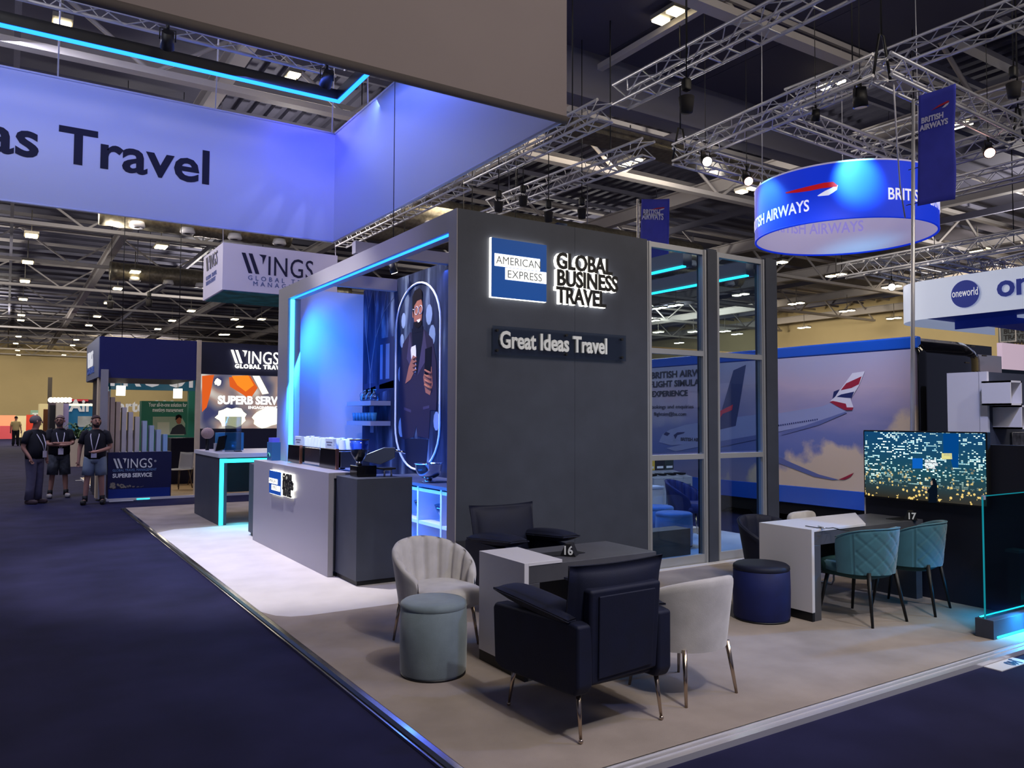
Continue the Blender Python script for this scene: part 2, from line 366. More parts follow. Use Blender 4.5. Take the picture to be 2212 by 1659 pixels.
# ================================================================== THE STAND
PF = 0.04
M_taupe = mat('taupe_carpet', (156, 144, 136), 0.95, noise=0.16, nscale=2.2, bump=0.35, bscale=420, spec=0.1)
M_pale = mat('pale_carpet', (206, 200, 202), 0.95, noise=0.08, nscale=2.2, bump=0.3, bscale=420, spec=0.1)
M_trim = mat('edge_trim', (196, 198, 204), 0.10, 1.0, bump=0.06, bscale=3)
M_trim2 = mat('brushed_edge_trim', (224, 222, 226), 0.26, 0.6)
plat = thing('carpet_platform', (1.86, 3.0, 0), 'low carpeted stand platform edged with shiny metal trim', 'platform')
box('platform_base', M_black, plat, (1.87, 3.0, 0), (9.25, 16.5, 0.03))
box('near_carpet', M_taupe, plat, (1.93, 3.08, 0.03), (9.25, 6.76, PF))
def pale(b):
    poly = [(2.25, 6.76), (9.25, 6.76), (9.25, 12.95), (2.2, 12.95), (1.93, 12.7), (1.93, 7.1), (2.0, 6.9), (2.1, 6.8)]
    b.prism(poly, ((0, 0, 0.03), EX, EY), 0.01)
PART('walkway_carpet', M_pale, plat, pale)['label'] = 'pale grey carpet of the walkway'
box('far_carpet', M_taupe, plat, (1.93, 12.7, 0.03), (9.25, 16.45, PF-0.001))
PART('near_carpet_edge', M_taupe, plat, lambda b: b.box((1.93, 6.7, 0.03), (2.3, 7.12, PF-0.0005)))
PART('edge_trim', M_trim, plat, lambda b: b.prism([(1.86, 0), (1.934, 0), (1.934, .039), (1.86, .0175)], ((0, 16.52, 0), EX, EZ), 13.52))
PART('edge_trim', M_trim2, plat, lambda b: b.box((1.86, 2.985, 0.0), (9.25, 3.085, PF-0.006)).box((1.93, 3.03, 0.0), (9.25, 3.044, PF)).box((1.93, 3.074, 0.0), (9.25, 3.086, PF)))
PART('edge_trim', M_trim, plat, lambda b: b.box((1.86, 16.45, 0.0), (9.25, 16.52, PF-0.003)))
# floor tape with the stand number
t = thing('stand_number_plate', (6.07, 2.92, 0), 'small white floor label reading J40 on the dark carpet', 'label')
box('number_plate', M_white, t, (5.87, 2.86, 0.0), (6.27, 2.98, 0.006))
PART('number_lettering', mat('navy_ink', (24, 30, 80), 0.6), t, lambda b: b.text('J40', ((6.2, 2.945, 0.006), (-1, 0, 0), (0, -1, 0)), 0.1, 0.001, 0.006, sx=1.1))
# ------------------------------------------------------------------ tower
TY = 6.70
tower = thing('logo_tower', (4.87, 6.8, PF), 'tall dark slate tower wall carrying the lit blue-square logo', 'wall panel')
PART('tower_panel', M_slate, tower, lambda b: b.box((3.652, TY, PF), (5.07, TY+0.17, 3.785)).box((5.073, TY, PF), (6.10, TY+0.17, 3.785)))
box('tower_side', M_lav, tower, (3.64, TY+0.003, PF), (3.652, TY+0.17, 3.785))
M_amex = mat('logo_blue', (20, 92, 186), 0.4, emit=0.12, ecol=(20, 92, 186))
def front(b, y=TY): return y
# blue square with raised glowing edge
sq = thing('blue_square_logo', (4.34, TY, 3.24), 'backlit blue square logo with white lettering bands on the tower', 'sign')
x0, x1, z0, z1 = 4.012, 4.671, 2.945, 3.535
box('logo_glow_body', M_ledw, sq, (x0-0.004, TY-0.03, z0-0.004), (x1+0.004, TY, z1+0.004))
def sqface(b):
    b.box((x0, TY-0.045, z0), (x1, TY-0.03, z1))
PART('logo_face', M_amex, sq, sqface)
PART('logo_band', glow('logo_band_glow', (255, 252, 240), 2.2), sq, lambda b: b.prism([(0.03, 0.0), (0.575, 0.0), (0.575, 0.125), (0.03, 0.125)], fr_front(x0, TY-0.045, z0+0.31), 0.003))
PART('logo_band', glow('logo_band_glow', (255, 252, 240), 2.2), sq, lambda b: b.prism([(0.155, 0.0), (0.655, 0.0), (0.655, 0.12), (0.155, 0.12)], fr_front(x0, TY-0.045, z0+0.185), 0.003))
M_bandtx = mat('logo_band_text', (120, 130, 140), 0.5)
PART('logo_lettering', M_bandtx, sq, lambda b: b.text('AMERICAN', fr_front(x0+0.045, TY-0.048, z0+0.335), 0.112, 0.002, 0.0, sx=0.98))
PART('logo_lettering', M_bandtx, sq, lambda b: b.text('EXPRESS', fr_front(x0+0.175, TY-0.048, z0+0.205), 0.112, 0.002, 0.0, sx=1.02))
def sign_letters(txt, x, z, size, sx, parent):
    MB().text(txt, fr_front(x-0.006, TY, z-0.004), size, 0.035, 0.010, sx=sx, spacing=0.98).build('letter_glow', M_ledw, parent)
    MB().text(txt, fr_front(x, TY-0.035, z), size, 0.016, 0.007, sx=sx, spacing=0.98).build('letter_face', M_black, parent)
gb = thing('company_name_sign', (5.29, TY, 3.24), 'black backlit letters GLOBAL BUSINESS TRAVEL beside the blue square', 'sign')
sign_letters('GLOBAL', 4.795, 3.315, 0.235, 0.86, gb); sign_letters('BUSINESS', 4.80, 3.135, 0.235, 0.86, gb); sign_letters('TRAVEL', 4.80, 2.955, 0.235, 0.82, gb)
# acrylic plate
ap = thing('acrylic_slogan_plate', (4.89, TY, 2.51), 'clear acrylic plate reading Great Ideas Travel under the logo', 'sign')
M_acr = glass('clear_acrylic', (205, 214, 222), 0.10, 0.03)
PART('acrylic_sheet', M_acr, ap, lambda b: b.prism([(0, 0), (1.72, 0), (1.72, 0.285), (0, 0.285)], fr_front(4.03, TY-0.03, 2.375), 0.008))
PART('slogan_lettering', mat('slogan_white', (226, 230, 232), 0.5), ap, lambda b: b.text('Great Ideas Travel', fr_front(4.10, TY-0.04, 2.445), 0.235, 0.018, 0.006, sx=0.775))
for dx in (0.05, 0.9, 1.66):
    for dz in (0.04, 0.24):
        MB().cyl((4.03+dx, TY, 2.375+dz), (4.03+dx, TY-0.05, 2.375+dz), 0.014, n=12).build('standoff_bolt', M_black, ap)
# ------------------------------------------------------------------ portal frame with LED line
PX = 3.64
M_portal = mat('portal_grey', (150, 148, 160), 0.5)
pf = thing('portal_frame', (PX+0.1, 12.35, PF), 'grey portal frame with blue light line over the coffee counter', 'frame')
box('portal_beam', M_portal, pf, (PX, TY+0.17, 3.585), (PX+0.2, 12.65, 3.785))
box('portal_column', M_portal, pf, (PX, 12.15, PF), (PX+0.2, 12.65, 3.585))
box('led_strip', M_ledb, pf, (PX+0.04, TY+0.17, 3.572), (PX+0.075, 12.15, 3.585))
box('led_strip', glow('cyan_blue_led', (50, 190, 255), 9.0), pf, (PX+0.04, 12.137, 1.0), (PX+0.1, 12.15, 3.572))
light('AREA', 'led_and_fill_wash', (PX+0.12, 12.1, 2.5), (4.6, 12.35, 2.2), (0.015, 0.17, 1.0), 48, 0.05, 2.0)
light('AREA', 'led_and_fill_wash', (PX+0.15, 9.5, 3.55), (4.3, 9.5, 0.5), (0.06, 0.2, 1.0), 34, 0.1, 5.0)
light('SPOT', 'led_and_fill_wash', (3.72, 8.7, 3.35), (4.45, 8.9, .6), (0.01, 0.14, 1.0), 520, 0.1, angle=70, blend=.6)
# far white wall and photo wall of the coffee room
light('AREA', 'led_and_fill_wash', (3.645, 9.2, .85), (4.4, 9.2, .75), (0.02, 0.2, 1.0), 50, 2.4, .08)  # added blue lamp hidden behind the counter to colour the cubbies, no strip modelled
fw = box('end_wall_panel', mat('white_wall', (226, 226, 232), 0.6), None, (PX+0.2, 12.45, PF), (5.02, 12.6, 3.80))
tag(fw, 'white end wall washed in blue light behind the coffee machine', 'wall panel')
XW = 5.0
pw = thing('photo_wall', (XW, 9.6, PF), 'printed photo wall with a smiling man in an oval line', 'wall panel')
def pwmat():
    m = bpy.data.materials.new('dark_city_print'); m.use_nodes = True; nt = m.node_tree; b = nt.nodes['Principled BSDF']; b.inputs['Roughness'].default_value = 0.85; b.inputs['Specular IOR Level'].default_value = 0.1
    tc = nt.nodes.new('ShaderNodeTexCoord'); mp = nt.nodes.new('ShaderNodeMapping'); mp.inputs['Scale'].default_value = (1, 1.6, 0.35)
    n = nt.nodes.new('ShaderNodeTexNoise'); n.inputs['Scale'].default_value = 2.4; n.inputs['Detail'].default_value = 4
    r = nt.nodes.new('ShaderNodeValToRGB'); e = r.color_ramp.elements
    e[0].position = 0.36; e[0].color = (*lin((20, 26, 46)), 1); e[1].position = 0.72; e[1].color = (*lin((116, 130, 150)), 1)
    k = r.color_ramp.elements.new(0.55); k.color = (*lin((46, 54, 78)), 1)
    nt.links.new(tc.outputs['Object'], mp.inputs[0]); nt.links.new(mp.outputs[0], n.inputs[0]); nt.links.new(n.outputs[0], r.inputs[0]); nt.links.new(r.outputs[0], b.inputs['Base Color'])
    return m
box('wall_board', pwmat(), pw, (XW, 6.9, PF+.004), (XW+0.12, 12.45, 3.87))
def pq(name, polys, m, t=0.002, parent=None, off=0.0):
    """flat printed shapes on the photo wall; u runs towards the viewer (-Y), v up"""
    b = MB()
    for p in polys: b.prism(p, ((XW-off, 0, 0), (0, -1, 0), (0, 0, 1)), t)
    return b.build(name, m, parent or pw)
# coordinates of the print: U = -Y, V = Z ; oval from Y 11.09 to 9.64, Z 1.0 to 3.70
def oval(u0, u1, v0, v1, n=16):
    r = (u1-u0)/2; c = (u0+u1)/2; k = r*0.86
    return [(c+r*math.cos(a), v1-k*1.0+k*math.sin(a)) for a in [PI*i/n for i in range(n+1)]] + [(c+r*math.cos(a), v0+k+k*math.sin(a)) for a in [PI+PI*i/n for i in range(n+1)]]
M_ink = lambda n, c: mat('print_'+n, c, 0.9, spec=0.08)
OU0, OU1, OV0, OV1 = -11.10, -9.64, 1.0, 3.70
ou = oval(OU0, OU1, OV0, OV1)
pq('printed_building', [[(-12.4, 1.0), (-11.9, 1.0), (-11.9, 2.3), (-12.4, 2.3)], [(-11.75, 2.2), (-11.2, 2.2), (-11.2, 3.0), (-11.75, 3.0)], [(-12.4, 2.05), (-11.2, 2.2), (-11.2, 2.32), (-12.4, 2.2)]], M_ink('building', (46, 50, 74)))
pq('printed_windows', [[(-11.72, 2.35), (-11.62, 2.35), (-11.62, 2.9), (-11.72, 2.9)], [(-11.5, 2.35), (-11.36, 2.35), (-11.36, 2.9), (-11.5, 2.9)], [(-12.1, 1.5), (-11.96, 1.5), (-11.96, 1.95), (-12.1, 1.95)]], M_ink('window', (98, 112, 140)), off=0.002)
tr = []
random.seed(5)
def branch(u, v, a, L, w, d):
    u2 = u+math.cos(a)*L; v2 = v+math.sin(a)*L; nx, ny = -math.sin(a)*w, math.cos(a)*w
    tr.append([(u-nx, v-ny), (u2-nx*0.6, v2-ny*0.6), (u2+nx*0.6, v2+ny*0.6), (u+nx, v+ny)])
    if d > 0 and v2 < 3.6:
        for k in (-1, 1): branch(u2, v2, a+k*random.uniform(0.15, 0.45), L*0.82, w*0.62, d-1)
branch(-12.12, 1.7, PI/2, 0.75, 0.022, 5)
pq('printed_tree', [[(max(-12.44, min(-11.15, a)), min(3.86, b)) for a, b in p] for p in tr], M_ink('tree', (112, 110, 118)), off=0.003)
pq('printed_bokeh', [[(u+r*math.cos(a), v+r*1.5*math.sin(a)) for a in [i*PI/5 for i in range(10)]] for u, v, r in ((-10.9, 2.9, .07), (-9.9, 2.9, .1), (-9.95, 2.55, .09), (-10.95, 2.4, .08), (-10.85, 3.2, .08), (-10.0, 3.2, .1), (-9.75, 1.7, .09), (-10.9, 1.6, .1))], M_ink('bokeh', (128, 144, 168)), off=0.002)
# the printed man
CU = -10.36
def P(*pts): return [(CU+u, v) for u, v in pts]
man = pq('printed_coat', [P((-.52, 1.55), (-.62, 2.05), (-.60, 2.55), (-.50, 2.85), (-.26, 3.0), (.22, 3.0), (.48, 2.84), (.60, 2.5), (.62, 2.0), (.60, 1.85), (.42, 1.85), (.38, 1.45), (.02, 1.48), (-.02, 1.62), (-.1, 1.46), (-.48, 1.42))], M_ink('coat', (46, 40, 58)), off=0.004)
pq('printed_trousers', [P((-.42, 1.44), (.36, 1.44), (.30, 1.02), (-.02, 1.0), (-.34, 1.05))], M_ink('trousers', (30, 32, 50)), off=0.003)
pq('printed_lapel', [P((-.26, 3.0), (-.06, 2.35), (-.36, 2.62)), P((.22, 3.0), (.0, 2.35), (.34, 2.6)), P((-.44, 1.9), (-.2, 1.86), (-.2, 1.82), (-.44, 1.86)), P((.2, 1.9), (.4, 1.92), (.4, 1.88), (.2, 1.86))], M_ink('lapel', (68, 60, 84)), off=0.006)
pq('printed_roll_neck', [P((-.2, 3.05), (.18, 3.05), (.16, 2.8), (.0, 2.36), (-.16, 2.75))], M_ink('rollneck', (22, 24, 38)), off=0.005)
pq('printed_neck', [P((-.14, 3.14), (.14, 3.14), (.17, 2.98), (-.17, 2.98))], M_ink('rollneck', (22, 24, 38)), off=0.0065)
M_skinp = M_ink('skin', (150, 96, 78))
head = [(CU+.01+.155*math.cos(a)*(1 if math.sin(a) > 0 else 0.92), 3.28+.23*math.sin(a)) for a in [2*PI*i/24 for i in range(24)]]
pq('printed_face', [head, P((-.17, 3.3), (-.13, 3.34), (-.13, 3.2), (-.17, 3.22)), P((-.40, 2.25), (-.28, 2.5), (-.14, 2.66), (-.04, 2.62), (-.08, 2.42), (-.22, 2.3)), P((.28, 2.1), (.2, 2.32), (.26, 2.44), (.46, 2.46), (.5, 2.2), (.42, 2.06))], M_skinp, off=0.008)
pq('printed_hair', [P((-.17, 3.34), (-.175, 3.52), (-.1, 3.60), (.05, 3.62), (.14, 3.56), (.15, 3.45), (-.02, 3.44), (-.11, 3.38), (-.12, 3.2)), [(CU+.02+.13*math.cos(a), 3.14+.1*math.sin(a)) for a in [PI+PI*i/8 for i in range(9)]]], M_ink('hair', (24, 20, 24)), off=0.010)
pq('printed_smile', [P((-.02, 3.16), (.1, 3.17), (.08, 3.13), (.03, 3.12))], M_ink('teeth', (236, 226, 220)), off=0.012)
gl = MB()
for cu in (-.03, .105):
    gl.tube([(XW-0.013, -(CU+cu+.06*math.cos(a)), 3.3+.06*math.sin(a)) for a in [2*PI*i/14 for i in range(14)]], 0.006, 5, True)
gl.tube([(XW-0.013, -(CU-.15), 3.33), (XW-0.013, -(CU-.09), 3.32)], 0.006, 5); gl.build('printed_glasses', M_ink('glasses', (196, 190, 186)), pw)
pq('printed_cup', [P((-.2, 2.78), (-.06, 2.8), (-.04, 2.72), (-.04, 2.4), (-.16, 2.4), (-.22, 2.74))], M_ink('cup', (222, 214, 212)), off=0.0075)
pq('printed_phone', [P((.26, 2.72), (.46, 2.74), (.44, 2.36), (.24, 2.34))], M_ink('phone', (16, 16, 26)), off=0.009)
fg = MB()
for k in range(4):
    fg.tube([(XW-0.011, -(CU-.12), 2.60-.06*k), (XW-0.012, -(CU-.02), 2.62-.06*k)], [.018, .012], 6)
    fg.tube([(XW-0.012, -(CU+.46), 2.36-.07*k), (XW-0.013, -(CU+.26), 2.42-.07*k)], [.022, .014], 6)
fg.build('printed_fingers', M_skinp, pw)
MB().tube([(XW-0.008, -u, v) for u, v in ou], 0.016, 6, True).build('printed_oval_line', M_ink('line', (232, 234, 238)), pw)
# crossing beams
for y, z0, z1, lab in ((11.1, 3.68, 3.86, 'dark beam crossing high before the tree print of the photo wall'), (9.35, 3.81, 3.96, 'purple-lit beam crossing above the head of the printed man')):
    tag(box('cross_beam', M_portal, None, (PX+0.2 if z0 < 3.75 else PX, y, z0), (XW, y+0.12, z1)), lab, 'beam')
for x, y0, y1, lab in ((6.86, 6.9, 9.5, 'first beam with light line, high behind the left glass bay'), (7.98, 6.9, 9.8, 'second beam with light line, lower behind both glass bays')):
    t = thing('led_beam', (x, 8, 3.58), lab, 'beam', 'light-line beams behind the glass')
    box('beam', M_portal, t, (x, y0, 3.59), (x+0.15, y1, 3.785)); box('led_strip', M_ledc, t, (x-0.01, y0, 3.58), (x+0.05, y1, 3.60))
light('SPOT', 'led_and_fill_wash', (7.4, 8.4, 3.5), (7.6, 8.2, 0), (0.06, 0.32, 1.0), 330, 0.2, angle=95, blend=.4)
# ------------------------------------------------------------------ aluminium glass frame
M_pane = glass('window_glass', (214, 228, 238), 0.04, 0.0)
def post(x0, x1, label):
    tag(box('frame_post', M_slate, None, (x0, TY-0.02, PF), (x1, TY+0.16, 3.79)), label, 'post', 'slate posts of the glass front')
post(7.05, 7.20, 'dark slate post between the two glass bays'); post(8.09, 8.30, 'dark slate post at the open end of the glass front')
def bay(x0, x1, label):
    t = thing('glass_bay', ((x0+x1)/2, TY, PF), label, 'window', 'glass bays beside the tower')
    w = 0.065; zs = (PF, 1.30, 2.52, 3.77)
    for x in (x0, x1-w): PART('frame_stile', M_frame, t, lambda b: b.box((x, TY, PF), (x+w, TY+0.07, 3.77)).box((x+0.02, TY-0.012, PF), (x+w-0.02, TY, 3.77)))
    for i, z in enumerate(zs):
        h = 0.11 if i == 0 else 0.06; z = z if i == 0 else z-0.03 if i < 3 else z-0.06
        PART('frame_rail', M_frame, t, lambda b: b.box((x0+w, TY+0.002, z), (x1-w, TY+0.068, z+h)))
    for i in range(3): box('pane', M_pane, t, (x0+w-0.01, TY+0.03, zs[i]+0.05), (x1-w+0.01, TY+0.038, zs[i+1]-0.02))
bay(6.10, 7.05, 'aluminium framed glass bay touching the tower'); bay(7.20, 8.09, 'aluminium framed glass bay between the two slate posts')
tag(box('threshold_strip', M_white, None, (6.10, TY-0.09, PF), (8.3, TY-0.02, PF+0.012)), 'white strip along the foot of the glass bays', 'strip')
# ================================================================== FURNITURE ON THE STAND
M_cream = mat('cream_velvet', (190, 186, 186), 0.8, noise=0.10, nscale=9, sheen=0.35, bump=0.08, bscale=160)
M_creaml = mat('cream_piping', (150, 144, 140), 0.8)
M_navy = mat('navy_velvet', (3, 10, 40), 0.7, noise=0.2, nscale=8, bump=0.08, bscale=160)
M_navy2 = mat('navy_velvet_bright', (10, 24, 84), 0.7, noise=0.15, nscale=8)
M_sage = mat('sage_velvet', (116, 130, 138), 0.8, noise=0.14, nscale=7, sheen=0.3, bump=0.08, bscale=160)
M_teal = mat('teal_velvet', (58, 108, 124), 0.75, noise=0.08, nscale=8, sheen=0.25)
M_teald = mat('dark_green_seat', (28, 62, 62), 0.75)
M_blueo = mat('blue_lit_velvet', (90, 130, 190), 0.8, noise=0.14, nscale=7, sheen=0.3)  # blue light of the room is mixed into this pale velvet's colour
def leg(b, top, foot, r0, r1, ball=0.0):
    b.cyl(top, foot, r0, r1, 14)
    if ball: b.ball((foot[0], foot[1], ball), ball, 12, 8)
def tub_shell(W=0.34, D=0.32, zb=0.30, back=0.80, arm=0.55, span=118, th=0.055, n_ch=9, ch_in=0.012, ch_out=0.0, flare=0.86, quilt=None, nu=97, drop_pow=2.2):
    """curved tub back opening to +Y"""
    prof = [(0, 0.0), (0, .15), (0, .3), (0, .45), (0, .6), (0, .75), (0, .88), (0.06, .95), (0.25, .99), (0.5, 1.0), (0.75, .99), (0.94, .95), (1, .88), (1, .75), (1, .6), (1, .45), (1, .3), (1, .15), (1, .0)]
    if quilt:
        K = 28
        prof = [(0, i/K*0.9) for i in range(K+1)] + [(0.06, .95), (0.25, .99), (0.5, 1.0), (0.75, .99), (0.94, .95)] + [(1, .9-.18*i) for i in range(6)]
    P = len(prof)
    def fn(u, v):
        a = (2*u-1)*math.radians(span); k = min(P-1, int(round(v*(P-1)))); side, h = prof[k]
        e = abs(2*u-1); top = back - (back-arm)*(e**drop_pow)
        edge = min(1.0, (1-e)/0.045) if e > 0.955 else 1.0
        topz = zb + (top-zb)*(0.55+0.45*math.sqrt(max(0, 1-(1-edge)**2)))
        z = zb + (topz-zb)*h
        f = flare + (1-flare)*min(1, (z-zb)/(back-zb))
        t = th*(0.35+0.65*math.sqrt(max(0, 1-(1-edge)**2)))
        lump = 0
        if side > 0.5 and n_ch: lump = ch_in*(1-abs(math.cos(PI*n_ch*u))**6) - ch_in
        o = 0
        if side == 0 and quilt:
            p = a*quilt[0]; q = z*quilt[1]
            g1 = abs(((p+q) % 1)-0.5); g2 = abs(((p-q) % 1)-0.5)
            if abs(a) < math.radians(62): o = -0.007*(math.exp(-(g1/0.075)**2)+math.exp(-(g2/0.075)**2))
            if abs(abs(a)-math.radians(66)) < 0.03: o = -0.008
        if side == 0 and ch_out: o = -ch_out*abs(math.cos(PI*n_ch*u))**8
        r = (1 - (th/W)*side) if True else 1
        rx = (W*f+o) - t*side - lump*0 + (lump*-1 if side > 0.5 else 0); ry = (D*f+o) - t*side + (lump*-1 if side > 0.5 else 0)
        x = rx*math.sin(a); y = -ry*math.cos(a)
        if math.cos(a) < 0: y = -ry*math.cos(a)*1.0
        return (x, y, z)
    b = LM(); b.grid(fn, nu, P)
    n0 = 0; b.f.append(tuple(range(P))); b.m.append(0); b.sm.append(False)
    b.f.append(tuple((nu-1)*P+i for i in reversed(range(P)))); b.m.append(0); b.sm.append(False)
    return b
def tub_chair(name, loc, rz, label, group, m, mseat, mleg, kw, seat_z=0.44, legs=None, leg_r=(0.016, 0.009), spread=1.0, seat_w=None, seams=True, ball=0):
    t = thing(name, loc, label, 'chair', group, rz)
    W = kw.get('W', .34); D = kw.get('D', .32); zb = kw.get('zb', .3)
    tub_shell(**kw).build('backrest', m, t, recalc=True)
    b = LM(); F_ = kw.get('flare', .86); b.sup((0, 0.07, seat_z-0.07), (W*F_-0.03, D*.92, 0.075), 0.45, 0.6, 32, 12); b.build('seat', mseat, t)
    b = LM(); b.sup((0, 0.05, zb+0.035), (W*F_*.93, D*.86, 0.05), 0.3, 0.7, 32, 8); b.build('seat_base', m, t)
    if seams:
        pb = LM(); sp = math.radians(kw.get('span', 118)); back = kw.get('back', .8); arm = kw.get('arm', .55); dp = kw.get('drop_pow', 2.2); th = kw.get('th', .055)
        pts = []
        for i in range(41):
            e = (i/20-1)*0.95; a = e*sp; z = back-(back-arm)*abs(e)**dp; f = 1.0
            pts.append(((W*f-th*0.0)*math.sin(a), -(D*f-th*0.0)*math.cos(a), z-0.012*0))
        pb.tube([(x*0.985, y*0.985, z-0.004) for x, y, z in pts], 0.005, 6); pb.build('piping', m, t)
    legs = legs or [(-.19, .2), (.19, .2), (-.19, -.2), (.19, -.2)]
    for x, y in legs:
        b = LM(); leg(b, (x, y, zb+0.02), (x*(1.18*spread), y*(1.22*spread), ball if ball else 0.0), *leg_r, ball); b.build('leg', mleg, t)
    return t
ckw = dict(W=.36, D=.33, zb=.31, back=.77, arm=.50, span=124, th=.06, n_ch=11, ch_in=.028, flare=.80, drop_pow=2.0)
tub_chair('velvet_tub_chair', (2.80, 5.45, PF), math.radians(186), 'cream velvet shell chair with channel-stitched back, facing out beside the sage pouffe', None, M_cream, M_cream, M_brass, ckw, seat_z=.45, seams=False)
ckw2 = dict(W=.335, D=.32, zb=.30, back=.75, arm=.56, span=120, th=.06, n_ch=11, ch_in=.022, flare=.84, drop_pow=2.0)
tub_chair('velvet_tub_chair', (3.65, 3.70, PF), math.radians(2), 'cream velvet tub chair seen from behind, right of the near navy armchair', None, M_cream, M_cream, M_brass, ckw2, seat_z=.45, seams=False)
tkw = dict(W=.315, D=.30, zb=.41, back=.80, arm=.70, span=100, th=.05, n_ch=0, flare=.86, quilt=(1.9, 7.5), nu=161, drop_pow=3)
TL = [(-.17, .2), (.17, .2), (-.17, -.19), (.17, -.19)]
tub_chair('quilted_chair', (6.25, 4.17, PF), math.radians(-3), 'teal diamond-quilted chair with dark tapered legs, at the white table end', 'teal quilted chairs', M_teal, M_teald, M_black, tkw, seat_z=.50, legs=TL, leg_r=(.019, .011), spread=1.12)
tub_chair('quilted_chair', (6.97, 4.16, PF), math.radians(14), 'teal diamond-quilted chair farther right, beside the dark television partition', 'teal quilted chairs', M_teal, M_teald, M_black, tkw, seat_z=.50, legs=TL, leg_r=(.019, .011), spread=1.12)
nkw = dict(W=.36, D=.33, zb=.24, back=.70, arm=.50, span=120, th=.05, n_ch=9, ch_in=.014, flare=.78, drop_pow=2.0)
tub_chair('velvet_tub_chair', (6.62, 5.42, PF), math.radians(175), 'navy velvet tub chair tucked behind the white-ended table', None, M_navy, M_navy2, M_brass, nkw, seat_z=.42)
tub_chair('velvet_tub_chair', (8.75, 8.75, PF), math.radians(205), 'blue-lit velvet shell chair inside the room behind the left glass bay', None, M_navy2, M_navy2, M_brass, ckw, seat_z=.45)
# cream chair on a chrome cantilever frame
t = thing('cantilever_chair', (7.45, 5.42, PF), 'cream padded chair on a bent chrome frame behind the table, near the partition', 'chair', None, math.radians(185))
b = LM(); b.sup((0, -0.26, 0.52), (0.25, 0.04, 0.17), .4, .35); b.build('backrest', M_cream, t)
b = LM(); b.sup((0, 0.0, 0.42), (0.24, 0.24, 0.045), .4, .35); b.build('seat', M_cream, t)
b = LM()
for s in (-1, 1):
    b.tube([(s*.27, -.26, .56), (s*.28, -.1, .62), (s*.28, .2, .62), (s*.28, .26, .55), (s*.27, .27, .06), (s*.27, .25, .015), (s*.26, -.22, .013)], .012, 10)
    b.tube([(s*.27, -.26, .56), (s*.25, -.26, .44)], .012, 8)
b.tube([(-.26, -.22, .013), (.26, -.22, .013)], .012, 8); b.build('cantilever_frame', M_chrome, t)
# pouffes
def pouffe(loc, r, h, m, label, mt=None):
    t = thing('pouffe', loc, label, 'pouffe')
    b = LM(); b.lathe([(r-.01, .012), (r, .03), (r+.004, h*.5), (r, h-.055), (r-.006, h-.05), (r-.006, h-.045)], n=48); b.lathe([(0, .012), (r-.01, .012)], n=48); b.build('pouffe_body', m, t)
    b = LM(); b.lathe([(r-.004, h-.05), (r+.002, h-.04), (r-.002, h-.018), (r-.02, h-.004), (r*.6, h+.004), (0, h+.006)], n=48); b.build('seat_pad', mt or m, t)
    b = LM(); b.lathe([(0, 0), (r-.004, 0), (r-.004, .014), (0, .014)], n=48); b.build('base_ring', M_black, t)
pouffe((2.46, 4.82, PF), .222, .49, M_sage, 'sage grey velvet drum pouffe in front of the cream shell chair')
pouffe((5.51, 4.63, PF), .235, .47, M_navy2, 'navy velvet drum pouffe between the two tables', M_navy)
pouffe((7.62, 7.86, PF), .245, .45, M_blueo, 'pale velvet drum pouffe tinted by blue light behind the left glass bay')
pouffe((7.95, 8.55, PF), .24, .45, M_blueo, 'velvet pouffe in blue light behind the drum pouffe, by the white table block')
# navy armchairs
def pillow(b, hx, hy, t):
    """soft pillow in the XY plane with pinched, pointed corners"""
    def sh(sgn):
        def fn(u, v):
            x, y = 2*u-1, 2*v-1; k = 1-.05*(1-abs(y)**2)*abs(x)**3; m = 1-.05*(1-abs(x)**2)*abs(y)**3
            z = t*((1-abs(x)**2.6)*(1-abs(y)**2.6))**.55 + .006
            return (hx*x*k*1.03, hy*y*m*1.03, sgn*z)
        return fn
    N_ = 17; b.grid(sh(1), N_, N_); g = MB(); g.grid(sh(-1), N_, N_)
    o = b.smooth; b.smooth = True; b.add(g.v, [tuple(reversed(f)) for f in g.f])
    k0 = len(b.v)-2*N_*N_; ring = [i*N_ for i in range(N_)] + [(N_-1)*N_+j for j in range(1, N_)] + [i*N_+N_-1 for i in range(N_-2, -1, -1)] + [j for j in range(N_-2, 0, -1)]
    for q in range(len(ring)):
        a_, c_ = ring[q], ring[(q+1) % len(ring)]; b.f.append((k0+a_, k0+c_, k0+N_*N_+c_, k0+N_*N_+a_)); b.m.append(0); b.sm.append(True)
    b.smooth = o
